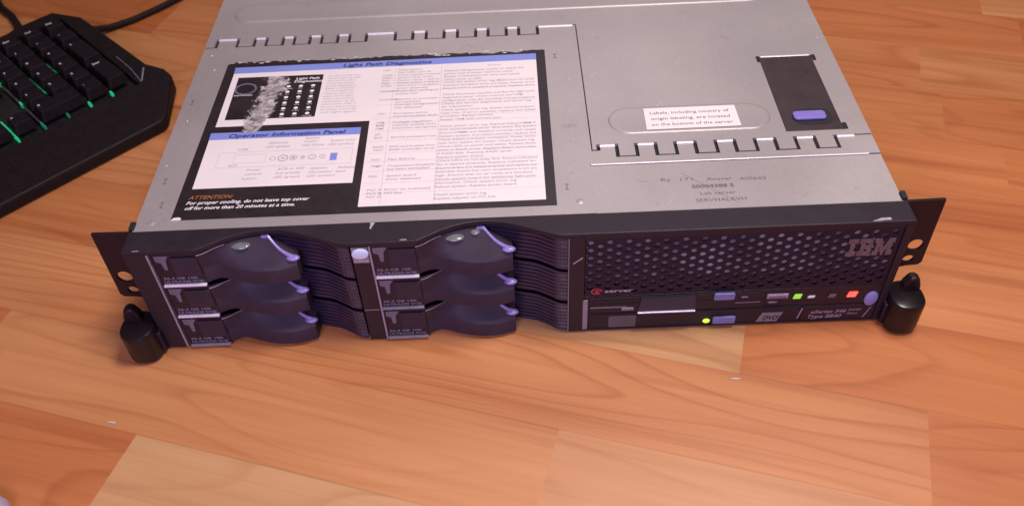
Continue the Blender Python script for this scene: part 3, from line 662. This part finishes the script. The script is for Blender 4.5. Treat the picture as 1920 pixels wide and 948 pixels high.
# --- drive carriers
def yfront(u): return smooth_curve(u, [(24.5, 1.2), (28, 3.2), (33, 4.6), (38, 3.2), (45, 0.6), (54, -1.5), (62, -2.1), (70, -1.3), (79, 1.4)])
def yback(u): return scallop(u)+0.7 if u <= 62 else smooth_curve(u, [(62, 14.5), (64, 12.6), (67, 9.6), (70, 7.2), (74, 5.2), (79, 3.6)])
ZF, ZB = 12.0, 24.4
def yref(u): return scallop(u)+0.7
def ztop(u, y):
    yf = yfront(u); return ZF+(ZB-ZF)*max(0, min(1.05, (y-yf)/max(4.0, yref(u)-yf)))
def make_carrier():
    t = MB()
    t.box(-0.8, 25, 1.0, 16, 0.3, 25.6)                        # flat end body
    body = t.build("drive_carrier", BLACKG, None, bevel=0.3)
    # handle
    h = MB(); us = [24.6+i*(79-24.6)/44 for i in range(45)]; rows = []
    for u in us:
        yf, yr = yfront(u), yref(u); kmax = 1.0 if u <= 62 else max(0.12, (yback(u)-yf)/(yr-yf)); rad = 0.5
        col = [(u, max(yf, yr)+0.5, 0.6), (u, yf+rad, 0.6), (u, yf, 1.2), (u, yf, ZF-rad)]
        for k in range(0, 8):
            kk = kmax*k/7; col.append((u, yf+(0.2 if k == 0 else 0)+(yr-yf)*kk, ZF+(ZB-ZF)*kk))
        col.append((u, max(yf, yr)+0.6, col[-1][2]))
        rows.append(col)
    h.grid(rows)
    nc = len(rows[0]); N = len(rows)
    h.add(rows[0], [tuple(range(nc))]); h.add(rows[-1], [tuple(range(nc))[::-1]])
    h.grid([[r[0] for r in rows], [r[-1] for r in rows]])
    handle = h.build("handle", HANDLE, body, smooth=True, fix=True)
    # purple release lever along the handle's curved right edge
    p = MB(); path = []; rad = []
    for i in range(16):
        u = 62.5+i*(78.2-62.5)/15; y = yback(u)+0.2; path.append((u, y, ztop(u, y)+0.15)); rad.append(0.75+0.75*(i/15)**1.5+0.3*(i < 2))
    p.tube(path, rad, 10)
    p.ellipsoid((77.0, 4.0, ztop(77, 4.0)+0.3), 3.9, 2.4, 1.5, 16, 10)
    p.box(59.0, 63.5, 13.0, 15.0, ZB-1.1, ZB+0.2)
    p.build("release_lever", PURPLE, body, smooth=True)
    q = MB(); q.tube([(u, scallop(u)+0.2-0.6*(u < 31), 24.9) for u in (25, 27.5, 30, 33, 36, 39)], 0.2, 6); q.build("rim_highlight", STRIP, body, smooth=True)  # pale tube puts the rim's shiny edge highlight into shape and colour
    # ribbed grille
    g = MB(); G = [(60, 16.0), (70, 14.9), (79, 12.6), (81, 11.9), (92, 8.9), (98, 5.6), (102, 3.2), (106, 1.2), (110.5, 0.4)]
    gu = [60+i*50.5/28 for i in range(29)]; rows = []
    nrib = 8; prof = [(25.4, 0.6)]
    for k in range(nrib):
        z = 25.2-k*3.08; prof += [(z, 0.0), (z-1.9, 0.0), (z-2.2, 1.2), (z-2.9, 1.2)]
    prof.append((0.5, 0.5))
    for z, d in prof: rows.append([(u, smooth_curve(u, G)+(d if u < 103 else d*0.15), z) for u in gu])
    g.grid(rows)
    gr = g.build("grille", GRILLE, body)
    v = MB()
    for cx in (104.6, 106.4, 108.2):
        for k in range(9): v.box(cx, cx+1.0, smooth_curve(cx, G)-0.22, smooth_curve(cx, G)+0.1, 2.2+k*2.55, 3.6+k*2.55)
    v.build("vent_dots", VENT, gr)
    # tab end: bracket, raised pad, ledge with lettering
    b = MB(); b.prism([(0.6, 24.6), (8.8, 24.6), (6.6, 20.8), (5.9, 13.4), (4.0, 13.4), (3.4, 19.2), (0.6, 20.4)], 0.35, 0.95, axis='y'); b.build("bracket", BRACKET, body, bevel=0.12)
    q = MB(); q.box(9.2, 24.4, 0.1, 0.95, 8.6, 22.8); q.build("pad", HANDLE, body, bevel=0.5)
    return body
proto = make_carrier()
lips = {(1, 0): 1.0, (1, 1): 0.5, (1, 2): 0.15, (0, 0): .8, (0, 1): .6, (0, 2): .1}
first = True
caps = ["36.4 GB 10K", "36.4 GB 10K", "36.4 GB 10K"]
lettermesh = None; ledgemesh = None; lensmesh = None
for ci, C0 in ((1, C2), (0, C1)):
    for ri, z0 in enumerate((56.0, 28.9, 1.6)):
        if first: c = proto; first = False
        else:
            c = proto.copy(); scene.collection.objects.link(c)
            for ch in proto.children:
                if ch.name.split('.')[0] in ('ledge', 'lettering', 'light_lens'): continue
                d = ch.copy(); scene.collection.objects.link(d); d.parent = c
                # (only two levels can hang from a part, so the dots ride with the grille mesh)
        c.parent = srv; c.location = (C0*S, 0, z0*S)
# re-seat sub-parts: carriers are parts, so their pieces are sub-parts; grille dots join the carrier
for c in [o for o in scene.objects if o.name.startswith('vent_dots')]:
    c.parent = proto
for c in [o for o in srv.children if o.name.startswith('drive_carrier')]:
    C0 = c.location.x/S; z0 = c.location.z/S; col = 1 if C0 > -100 else 0; row = 0 if z0 > 50 else (1 if z0 > 20 else 2)
    if c is not proto and not any(ch.name.startswith('vent_dots') for ch in c.children):
        src = [ch for ch in proto.children if ch.name.startswith('vent_dots')][0]
        d = src.copy(); scene.collection.objects.link(d); d.parent = c
    m = MB(); bright = row < 2
    m.prism([(-0.2, 0.25), (24.6, 0.25), (24.6, 1.5), (-0.2, 1.5)], -0.9, 1.0, axis='y'); m.build("ledge", LEDGESHINE if (row == 0 or (row == 1 and col == 0)) else GREYPL, c, bevel=0.25)  # shiny upper, dull lower: the reflection on the ledges is in the colour
    m = MB(); text(m, "36.4 GB 10K", 0.6, 5.2, 1.9, 20.5, 0, 0.1, 0.03, place=lambda a, b: (a, 0.85, b))
    text(m, "ULTRA320 SCSI", 0.4, 2.3, 1.9, 22.5, 0, 0.1, 0.03, place=lambda a, b: (a, 0.85, b)); m.build("lettering", mat("carrier_ink_%d%d" % (col, row), (0.19, 0.17, 0.23), 0.5), c)
    if row == 0:
        for k, (u, rr) in enumerate(((47.5, 5.6),) if col == 0 else ((46.5, 5.6), (58.2, 2.7))):
            m = MB(); y = scallop(u)-1.3; vs = []
            m.ellipsoid((u, y-0.2, ztop(u, y)-0.4), rr, 3.4 if k == 0 else 2.4, 1.3, 16, 10); 
            m.build("light_lens", LENS, c, smooth=True)

# --- perforated panel on the right
mb = MB(); px_, pz = 5.33, 6.15; rh = 1.92; yq = 1.2
x0, x1, z0_, z1_ = 38.4, 216.4, 32.0, 80.1
def clampx(x): return min(x1, max(x0, x))
def clampz(z): return min(z1_, max(z0_, z))
ncol = int((x1-x0)/px_)+2; R = px_*2/3/1.0
for i in range(ncol):
    cx = 41.4+i*px_
    for j in range(-1, 9):
        cz = 33.0+j*pz+(pz/2 if i % 2 else 0)
        hexa = []; cir = []
        hp = [(px_*2/3*cos(radians(60*k)), pz/2/(sqrt(3)/2)*sin(radians(60*k))) for k in range(6)]
        for k in range(6):
            a, b = hp[k], hp[(k+1) % 6]
            hexa += [(clampx(cx+a[0]), clampz(cz+a[1])), (clampx(cx+(a[0]+b[0])/2), clampz(cz+(a[1]+b[1])/2))]
        inside = x0+rh+0.3 < cx < x1-rh-0.3 and z0_+rh+0.2 < cz < z1_-rh-0.2
        if cx < 64 and cz < 39: inside = False
        if not inside:
            xs = [p[0] for p in hexa]; zs = [p[1] for p in hexa]
            if max(xs)-min(xs) < 0.2 or max(zs)-min(zs) < 0.2: continue
            mb.add([(a, yq, b) for a, b in hexa], [tuple(range(12))]); continue
        cir = [(cx+rh*cos(radians(30*k)), cz+rh*sin(radians(30*k))) for k in range(12)]
        vs = [(a, yq, b) for a, b in hexa]+[(a, yq, b) for a, b in cir]+[(a, yq+0.7, b) for a, b in cir]
        mb.add(vs, [(k, (k+1) % 12, 12+(k+1) % 12, 12+k) for k in range(12)]+[(12+k, 12+(k+1) % 12, 24+(k+1) % 12, 24+k) for k in range(12)])
panel = mb.build("perforated_panel", MESHM, srv)
mb = MB(); mb.box(39, 216, 2.9, 3.3, 45.0, 80.0); mb.build("shield_plate", SHIELD, panel)
mb = MB(); mb.box(39, 216, 4.0, 4.4, 31.5, 44.9); mb.build("dark_lower_plate", VENT, panel)  # added dark plate keeps the lowest hole rows dark
# striped three-letter emblem
mb = MB(); ROWS = {'I': [[(0,7)],[(0,7)],[(2,5)],[(2,5)],[(2,5)],[(2,5)],[(0,7)],[(0,7)]],
 'B': [[(0,8)],[(0,9.2)],[(1.5,4.3),(6.6,9.6)],[(1.5,8.6)],[(1.5,8.6)],[(1.5,4.3),(6.6,9.6)],[(0,9.2)],[(0,8)]],
 'M': [[(0,4.6),(9.4,14)],[(0,5.2),(8.8,14)],[(1.5,5.8),(8.2,12.5)],[(1.5,6.4),(7.6,12.5)],[(1.5,4.2),(4.5,9.5),(9.8,12.5)],[(1.5,4.2),(5,9),(9.8,12.5)],[(0,4.2),(5.6,8.4),(9.8,14)],[(0,4.2),(6.2,7.8),(9.8,14)]]}
ox = 0
for L_, wd in (('I', 7), ('B', 9.6), ('M', 14)):
    for rr, ivs in enumerate(ROWS[L_]):
        for a, b in ivs:
            k = 26.2/32.6; z = 71.6-rr*1.66
            mb.box(187.0+(ox+a)*k, 187.0+(ox+b)*k, 0.5, 1.15, z-1.58, z)
    ox += wd+1
mb.build("striped_emblem", EMBLEM, panel)
mb = MB(); n = 24
for rx, rz, w_ in ((3.3, 2.6, 0.75),):
    vs = [(45.6+(rx if k < n else rx-w_)*cos(2*pi*k/n), 0.9, 36.2+(rz if k < n else rz-w_)*sin(2*pi*k/n)) for k in range(2*n)]
    mb.add(vs, [(i, (i+1) % n, n+(i+1) % n, n+i) for i in range(n-3)])
text(mb, "e", 44.4, 35.0, 2.9, 2.6, 0, 0.2, 0.03, place=lambda a, b: (a, 0.88, b)); mb.build("red_swirl", REDINK, panel)
mb = MB(); text(mb, "server", 50.4, 35.0, 2.7, 16.6, 0, 0.1, 0.02, place=lambda a, b: (a, 0.9, b)); mb.build("panel_lettering", mat("panel_ink", (0.40, 0.34, 0.42), 0.5), panel)

# --- drives and operator panel
op = MB(); op.box(38.3, 216.5, 1.0, 16, 2.7, 31.8); op = op.build("media_panel", BLACKG, srv, bevel=0.3)
mb = MB(); mb.box(37.6, 40.6, -0.3, 1, 3.2, 29.4); mb.build("grey_strip", GREYPL, op, bevel=0.3)
mb = MB(); mb.box(41.6, 145.5, 0.2, 1, 17.2, 31.0); fl = mb.build("upper_drive", BLACK, op, bevel=0.3)
mb = MB(); mb.box(43, 144.6, -0.05, 0.2, 24.6, 25.6).box(43, 70, -0.05, 0.2, 28.0, 28.6); mb.build("disk_slot", DARK, op)
mb = MB(); mb.box(42, 64, -0.25, 0.2, 22.3, 22.9); mb.build("slot_trim", GREYPL, op)
mb = MB(); mb.box(61, 68.4, -0.5, 0.2, 19.6, 22.0); mb.build("eject_key", GREYPL, op, bevel=0.3)
mb = MB(); mb.prism([(70.6, 18.4), (105.8, 18.4), (104.8, 30.4), (72.6, 30.4)], -0.9, 0.2, axis='y'); mb.build("smoked_flap", SMOKED, op)
mb = MB(); mb.box(70.8, 105.6, -1.9, 0.2, 17.6, 18.5); mb.build("flap_edge", mat("flap_edge_white", (0.78, 0.74, 0.86), 0.3, 0.2), op, bevel=0.2)
mb = MB(); mb.prism(rrect(115.8, 128.2, 26.6, 32.2, 0.9), -1.6, 0.2, axis='y'); mb.build("eject_button", BLUEBTN, op, bevel=0.5)
mb = MB(); mb.box(132.6, 136.4, -0.1, 0.25, 26.4, 27.6).box(129.5, 144.6, 0.0, 0.24, 21.8, 22.3); mb.build("slot_trim", GREYPL, op)
mb = MB(); mb.box(41.6, 170.4, 0.4, 1.0, 3.2, 16.4); cdv = mb.build("lower_drive", BLACK, op, bevel=0.3)
mb = MB(); mb.box(43, 170, 0.15, 0.5, 15.2, 15.9); mb.build("tray_gap", DARK, op)
mb = MB(); mb.prism(rrect(53.6, 70.4, 3.8, 14.2, 1.2), 0.05, 0.42, axis='y'); mb.build("disc_mark", mat("dull_grey_mark", (0.085, 0.078, 0.10), 0.4, var=0.2), op)
mb = MB(); mb.prism(rrect(117.6, 131.4, 4.4, 10.4, 0.9), -1.3, 0.4, axis='y'); mb.build("eject_button", BLUEBTN, op, bevel=0.5)
mb = MB(); mb.ellipsoid((113.9, 0.2, 6.2), 2.1, 0.8, 1.7); mb.build("drive_indicator", LEDGREEN, op, smooth=True)
mb = MB(); mb.prism([(144.6, 3.4), (157.4, 3.4), (160.2, 11.4), (147.6, 11.4)], 0.1, 0.42, axis='y'); q = mb.build("disc_mark", mat("faded_grey_mark", (0.20, 0.18, 0.21), 0.45, var=0.45, scale=420), op)
mb = MB(); text(mb, "DVD", 148.4, 5.2, 3.6, 9, 0, 0.2, 0.03, place=lambda a, b: (a, 0.02, b)); mb.build("mark_lettering", BLACKG, q)
mb = MB(); mb.box(148, 160.6, -0.2, 1.0, 24.6, 28.2); mb.build("usb_port", STRIP, op, bevel=0.2)
mb = MB(); mb.box(149, 159.6, -0.35, 0, 25.4, 26.0); mb.build("usb_slot", DARK, op)
mb = MB(); mb.ellipsoid((152.4, 0.8, 20.6), 3.0, 0.4, 0.9); mb.build("socket_mark", GREYPL, op, smooth=True)
for x_, z_, m_, a_, b_ in ((166.6, 25.0, LEDGREEN2, 2.6, 1.9), (175.0, 24.2, INKWHITE, 2.3, 0.9), (187.4, 24.4, mat("dim_indicator", (0.16, 0.10, 0.11), 0.4), 2.4, 1.5), (199.4, 25.0, LEDRED, 3.0, 2.1)):
    mb = MB(); mb.prism([(x_-a_, z_-b_), (x_+a_*0.7, z_-b_), (x_+a_, z_+b_), (x_-a_*0.7, z_+b_)], 0.3, 1.0, axis='y'); mb.build("indicator", m_, op, bevel=0.2)
mb = MB(); mb.prism([(197, 26.8), (202.6, 26.8), (202.6, 27.4), (197, 27.4)], 0.6, 1.0, axis='y')
mb = MB(); mb.ellipsoid((211.6, 0.7, 20.6), 4.1, 1.8, 6.2, 24, 16); mb.build("power_button", mat("violet_button", (0.24, 0.22, 0.52), 0.7, var=0.08, scale=200), op, smooth=True)
mb = MB(); nm = mb.box(171.6, 216, 0.25, 1.0, 3.2, 15.8).build("name_plate", BLACK, op, bevel=0.3)
mb = MB(); text(mb, "xSeries 346", 176.6, 9.2, 2.9, 22, 0, 0.25, 0.03, place=lambda a, b: (a, 0.15, b)); text(mb, "Type 8840", 175.4, 4.8, 3.0, 21, 0, 0.25, 0.03, place=lambda a, b: (a, 0.15, b))
text(mb, "intel", 200, 10.6, 2.2, 7, 0, 0.2, 0.02, place=lambda a, b: (a, 0.15, b)); text(mb, "Xeon", 199.4, 7.2, 2.0, 6.5, 0, 0.2, 0.02, place=lambda a, b: (a, 0.15, b))
mb.build("model_lettering", mat("model_ink", (0.25, 0.21, 0.26), 0.45), op)
mb = MB(); mb.prism([(169.2, 5.2), (170.2, 5.2), (171.8, 14.6), (170.8, 14.6)], -0.1, 0.2, axis='y').prism([(209.6, 4.2), (210.5, 4.2), (213.4, 13.6), (212.6, 13.6)], -0.1, 0.2, axis='y'); mb.build("slot_trim", GREYPL, op)

# --- mounting ears and thumb latches
for sg in (-1, 1):
    mb = MB()
    out = [(219.2, 85.0), (242.4, 85.4), (243.0, 35.2), (241.2, 32.8), (233.4, 32.2), (230.5, 31.4), (224.0, 30.6), (221.6, 28.0), (221.2, 3), (219.2, 3)]
    holes = [(235.2, 49.6, 4.5, 4.7), (234.0, 38.0, 3.3, 3.1)]
    bm = bmesh.new()
    def loop(P, y): return [bm.verts.new((sg*a*S, y*S, b*S)) for a, b in P]
    ys = (15.6, 17.4); rings = []
    for y in ys:
        o_ = loop(out, y); hs = [loop([(cx+a*cos(2*pi*k/20), cz+b*sin(2*pi*k/20)) for k in range(20)], y) for cx, cz, a, b in holes]
        edges = []
        for L_ in [o_]+hs:
            for k in range(len(L_)): edges.append(bm.edges.new((L_[k], L_[(k+1) % len(L_)])))
        bmesh.ops.triangle_fill(bm, use_beauty=True, use_dissolve=False, edges=edges)
        rings.append([o_]+hs)
    for A_, B_ in zip(*rings):
        for k in range(len(A_)): bm.faces.new((A_[k], A_[(k+1) % len(A_)], B_[(k+1) % len(A_)], B_[k]))
    bmesh.ops.recalc_face_normals(bm, faces=bm.faces)
    me = bpy.data.meshes.new("mounting_ear"); bm.to_mesh(me); bm.free(); me.materials.append(EAR)
    ear = bpy.data.objects.new("mounting_ear", me); scene.collection.objects.link(ear); ear.parent = srv
    # thumb latch body: vertical rounded block reaching forward, with a tongue behind
    mb = MB(); rows = []
    for z, k, dy in ((0.6, 0.86, 0), (1.6, 0.96, 0), (4, 1.0, 0), (14, 1.0, 0), (20, 1.0, 0), (23.6, 1.0, 0), (24.8, 0.95, 0), (25.3, 0.86, 0)):
        ring = []
        for i in range(28):
            a = 2*pi*i/28; ex = abs(cos(a))**0.8*(1 if cos(a) > 0 else -1); ey = abs(sin(a))**0.8*(1 if sin(a) > 0 else -1)
            ring.append((sg*(231.4+10.3*k*ex), -2.0+(10.6 if ey < 0 else 13.0)*k*ey, z))
        rows.append(ring+[ring[0]])
    mb.grid(rows); mb.add([r for r in rows[-1][:-1]], [tuple(range(28))]); mb.add([r for r in rows[0][:-1]], [tuple(range(28))])
    lt = mb.build("thumb_latch", mat("latch_satin_black", (0.009, 0.005, 0.007), 0.30, var=0.2, spec=0.35), ear, smooth=True, fix=True)
    mb = MB(); mb.prism([(sg*228.6, 20), (sg*240.2, 20), (sg*240.0, 28), (sg*238.2, 33.6), (sg*235.6, 35.6), (sg*232.4, 35.0), (sg*229.8, 30)], 1.5, 8.0, axis='y'); mb.build("latch_tongue", EAR, ear, bevel=1.4, seg=3, fix=True)
    mb = MB(); mb.box(min(sg*219.2, sg*224), max(sg*219.2, sg*226), -4, 15.5, 2.6, 19); mb.build("latch_bracket", BLACKG, ear, bevel=0.6)
for sg in (-1, 1):
    mb = MB(); mb.box(min(sg*218.4, sg*221.5), max(sg*218.4, sg*221.5), 17.6, 24, 80.5, 86.3); mb.build("ear_hook", DARK, srv, bevel=0.5)

# ------------------------------------------------------------------ the keyboard (local axes: x along, y to its back)
# local a = (x+y)/sqrt2, b = (y-x)/sqrt2 ; the Empty sits at a=-12, b=355
a0, b0 = -2.0, 355.0
kx, ky = (a0-b0)/sqrt(2), (a0+b0)/sqrt(2)
kb = empty("gaming_keyboard", (kx, ky, 0), radians(45))
tag(kb, "black computer keyboard with green light between its keys, cut by the frame", "keyboard")
LEN = 455.0
def kz(b): return lerp(b, [(-5, 11), (45, 19), (60, 21), (175, 29), (200, 30)])
# shell outline in local (a,b)
outl = [(-LEN, -2), (-37, -2), (-32, 1), (-5, 35), (-1.5, 40), (-1.5, 50), (-9, 66), (-12, 150), (-13, 166), (-27, 191), (-62, 191), (-70, 188), (-LEN, 188)]
mb = MB(); n = len(outl)
cx = -200
def inset(d):
    P = []
    for i in range(n):
        p, q, r_ = Vector(outl[i-1]), Vector(outl[i]), Vector(outl[(i+1) % n])
        e1 = (q-p).normalized(); e2 = (r_-q).normalized(); n1 = Vector((-e1.y, e1.x)); n2 = Vector((-e2.y, e2.x)); m_ = (n1+n2)
        m_ = m_/max(0.5, m_.dot(n1)) if m_.length > 0.1 else n1
        P.append(tuple(q+m_*d))
    return P
lay = [(1.5, lambda b: 1.0), (0, lambda b: 3.0), (0, lambda b: kz(b)-3), (0.5, lambda b: kz(b)-0.8), (1.6, lambda b: kz(b))]
rings = [[(a, b, fz(b)) for a, b in inset(d)] for d, fz in lay]
vs = [p for r_ in rings for p in r_]; fs = []
for k in range(len(rings)-1):
    for i in range(n): fs.append((k*n+i, k*n+(i+1) % n, (k+1)*n+(i+1) % n, (k+1)*n+i))
fs.append(tuple(range(n))[::-1]); mb.add(vs, fs)
# top: palm rest, side rails, back, and a sunken key well
W0, W1, WB0, WB1 = -LEN+4, -27.0, 46.0, 175.0
top = inset(1.6); 
bm = bmesh.new()
ov = [bm.verts.new((a*S, b*S, kz(b)*S)) for a, b in top]
wl = [bm.verts.new((a*S, b*S, kz(b)*S)) for a, b in ((W0, WB0), (W1, WB0), (W1, WB1), (W0, WB1))]
ed = [bm.edges.new((L_[k], L_[(k+1) % len(L_)])) for L_ in (ov, wl) for k in range(len(L_))]
bmesh.ops.triangle_fill(bm, use_beauty=True, edges=ed)
bm.verts.index_update(); bm.verts.ensure_lookup_table()
V_ = [tuple(c/S for c in v.co) for v in bm.verts]; F_ = [tuple(v.index for v in f_.verts) for f_ in bm.faces]; bm.free()
mb.add(V_, F_)
wv = [(a, b, kz(b)) for a, b in ((W0, WB0), (W1, WB0), (W1, WB1), (W0, WB1))]+[(a, b, kz(b)-5) for a, b in ((W0, WB0), (W1, WB0), (W1, WB1), (W0, WB1))]
mb.add(wv, [(i, (i+1) % 4, 4+(i+1) % 4, 4+i) for i in range(4)])
shell = mb.build("shell", KBODY, kb, fix=True)
mb = MB(); mb.add([(a, b, kz(b)-4.9) for a, b in ((W0, WB0), (W1, WB0), (W1, WB1), (W0, WB1))], [(0, 1, 2, 3)]); mb.build("backplate", KEYPLATE, kb)
# ribbed palm rest texture
mb = MB()
rib = 0
x = -LEN+10
while x < -12:
    for k in range(9):
        b_ = 3+k*4.4+(2.2 if rib % 2 else 0)
        if x > -36 and b_ < (x+36)*1.25+2: continue
        if b_ > 40: continue
        z = kz(b_)+0.02; mb.add([(x, b_-1.3, z+0.0), (x+1.5, b_, z+0.35), (x, b_+1.3, z+0.0), (x-1.5, b_, z+0.35)], [(0, 1, 2, 3)])
    x += 3.6; rib += 1
    if x < -260: x += 0
mb.build("palm_texture", mat("palm_texture_plastic", (0.018, 0.010, 0.011), 0.5, spec=0.3), kb)
mb = MB(); mb.add([(a, b, kz(b)+0.25) for a, b in ((-24, 48), (-23, 47.5), (-13, 61), (-14, 61.5))], [(0, 1, 2, 3)])
mb.tube([(-24.5, 47, kz(47)+0.3), (-22, 66, kz(66)+0.4), (-21.5, 90, kz(90)+0.3)], 0.3, 6); mb.build("rail_line", GREYPL, kb)
# keys
colx = [-41-19.0*k for k in range(4)]
P = 19.0
def key(a, b, w_, d_, legend, lw=None):
    m = MB(); z = kz(b)-1.5; h = 8.6
    bot = rrect(a-w_/2, a+w_/2, b-d_/2, b+d_/2, 1.5, 3); tp = rrect(a-w_/2+2.2, a+w_/2-2.2, b-d_/2+1.8, b+d_/2-2.8, 2.0, 3)
    N = len(bot); vs = [(x, y, z) for x, y in bot]+[(x, y, z+h-0.8) for x, y in [((p[0]*0.8+q[0]*0.2), (p[1]*0.8+q[1]*0.2)) for p, q in zip(tp, bot)]]+[(x, y, z+h) for x, y in tp]
    m.add(vs, [(k*N+i, k*N+(i+1) % N, (k+1)*N+(i+1) % N, (k+1)*N+i) for k in range(2) for i in range(N)]+[tuple(range(2*N, 3*N))])
    if legend:
        text(m, legend, a-w_/2+4.0, b+d_/2-7.0, 2.6, lw, 1, 0, 0.02, place=lambda p, q: (p, q, z+h+0.06))
    return m.build("key", [KEYM, LEGEND], kb)
ax = lambda A_: A_-a0
rowb = [418-355, 437-355, 456-355, 475-355, 494-355]; frow = 516-355
G_ = 17.6
np_ = [["Num", "/", "*", "-"], ["7", "8", "9", None], ["4", "5", "6", "+"], ["1", "2", "3", None], ["0", None, ".", "Enter"]]
cols = [-98+a0*0-a0, -79-a0, -60-a0, -41-a0]
for r_ in range(5):
    for c_ in range(4):
        L_ = np_[r_][c_]
        if L_ is None: continue
        w_, d_, a_, b_ = G_, G_, cols[c_], rowb[4-r_]
        if L_ == "0": w_ = G_+P; a_ += P/2
        if L_ in ("+", "Enter"): d_ = G_+P; b_ += P/2
        key(a_, b_, w_, d_, L_, 6.0 if len(L_) > 2 else None)
for c_ in range(4): key(cols[c_], frow, G_, G_*0.9, ["Calc", "Mute", "Vol", "Play"][c_], 5)
nx = [cols[0]-22-P*k for k in (2, 1, 0)]
for c_, L_ in enumerate(["Del", "End", "PgDn"]): key(nx[c_], rowb[3], G_, G_, L_, 5)
for c_, L_ in enumerate(["Ins", "Home", "PgUp"]): key(nx[c_], rowb[4], G_, G_, L_, 5.5)
for c_, L_ in enumerate(["PrtSc", "ScrLk", "Pause"]): key(nx[c_], frow, G_, G_*0.9, L_, 6)
for c_, L_ in enumerate(["<", "v", ">"]): key(nx[c_], rowb[0], G_, G_, L_)
key(nx[1], rowb[1], G_, G_, "^")
xr = nx[0]-22+G_/2                     # right end of the main block
rowsdef = [(rowb[4], list("`1234567890-=")+["Back"]), (rowb[3], ["Tab"]+list("QWERTYUIOP[]")+["\\"]), (rowb[2], ["Caps"]+list("ASDFGHJKL;'")+["Enter"]), (rowb[1], ["Shift"]+list("ZXCVBNM,./")+["Shift"]), (rowb[0], ["Ctrl", "Win", "Alt", " ", "Alt", "Fn", "Menu", "Ctrl"])]
U = {"Back": 2, "Tab": 1.5, "\\": 1.5, "Caps": 1.75, "Enter": 2.25, "Ctrl": 1.25, "Win": 1.25, "Alt": 1.25, "Fn": 1.25, "Menu": 1.25, " ": 6.25}
for b_, ks in rowsdef:
    x = xr
    for i_, L_ in enumerate(reversed(ks)):
        u_ = U.get(L_, 1)
        if L_ == "Shift": u_ = 2.75 if i_ == 0 else 2.25
        x -= u_*P
        if x < -LEN+4-0 : pass
        key(x+u_*P/2+0.7, b_, u_*P-1.4, G_, L_.strip() or None, 6 if len(L_) > 2 else None)
for k in range(12):
    x = xr-G_/2-(k+[0, 0, 0, 0, .5, .5, .5, .5, 1, 1, 1, 1][k])*P; key(x, frow, G_, G_*0.9, "F%d" % (12-k))
# green light pipes between the key columns
m = MB(); m2 = MB(); m3 = MB()
gaps = [cols[3]-P/2, cols[2]-P/2, cols[1]-P/2, cols[0]-P/2-0.5, nx[2]-P/2, nx[1]-P/2, nx[0]-P/2]
for gi, g_ in enumerate(gaps+[xr-9.5-P*k for k in range(12)]):
    b_s = rowb[0]-G_/2
    m3.box(g_-0.8, g_+0.8, b_s-1, frow-10, 0, 0)
for g_, b1, b2, br in ((gaps[0], 50, 55, 1), (gaps[1], 50, 55, 1), (gaps[2], 50, 54, 0), (gaps[1], 107, 113, 1), (gaps[1], 114, 125, 0), (gaps[2], 88, 93, 1), (gaps[2], 94, 116, 0), (gaps[3], 88, 92, 1), (gaps[3], 50, 58, 0), (gaps[4], 50, 62, 1), (gaps[4], 62, 80, 1), (gaps[5], 50, 62, 1), (gaps[5], 90, 108, 1), (gaps[3], 126, 131, 1), (gaps[2], 70, 76, 0), (gaps[6], 50, 70, 1)):
    zz = kz((b1+b2)/2)
    (m if br else m2).box(g_-0.65, g_+0.65, b1, b2, zz-4.6, zz-0.6)
m.build("bright_light_pipe", GREENGLOW, kb); m2.build("dim_light_pipe", GREENDIM, kb)
m = MB()
for g_ in gaps:
    m.add([(g_-0.8, 58, kz(58)-1.5), (g_+0.8, 58, kz(58)-1.5), (g_+0.8, 172, kz(172)-1.5), (g_-0.8, 172, kz(172)-1.5)], [(0, 1, 2, 3)])
m.build("gap_strip", mat("smoked_gap_strip", (0.06, 0.055, 0.06), 0.35, var=0.5, scale=90), kb)

# ------------------------------------------------------------------ cables, scraps, cloth
mb = MB(); mb.tube([(-395, 354, 18), (-378, 366, 10), (-368, 378, 4), (-350, 392, 3.0), (-330, 412, 3.0), (-300, 448, 3.0), (-255, 520, 3.0), (-240, 640, 3.0), (-250, 800, 3.0)], 3.0, 10)
tag(mb.build("keyboard_cable", CABLE, smooth=True), "thin black cable running back from the keyboard's right rear corner", "cable")
mb = MB(); mb.tube([(-436, 340, 12), (-446, 362, 4), (-456, 388, 3.4), (-470, 408, 3.4), (-486, 424, 3.4), (-497, 440, 3.4), (-502, 462, 3.4), (-498, 500, 3.4), (-470, 640, 3.4)], 3.4, 10)
tag(mb.build("looping_cable", CABLE, smooth=True), "black cable leaving the top left corner of the frame behind the keyboard", "cable")
def fleck(x, y, pts, lab_):
    m = MB(); m.prism([(x+a, y+b) for a, b in pts], 0.15, 0.6); tag(m.build("paper_fleck", FLECK), lab_, "paper fleck")
fleck(-243.5, -53.5, [(0, 0), (5, -1.2), (6, -0.6), (5.4, 0.4), (2, 0.6)], "tiny white fleck on the floor seam left of the server, near the frame's lower left")
fleck(121, -39.5, [(0, 0), (4, -1.2), (7, -0.8), (6.6, 0.0), (3, 0.4)], "tiny grey fleck at a board corner in front of the server's grille")
mb = MB(); mb.ellipsoid((-293, -113, 4), 17, 13, 9, 24, 14)
tag(mb.build("cloth_edge", CLOTH, smooth=True), "pale lilac cloth edge poking in at the bottom left corner", "cloth")
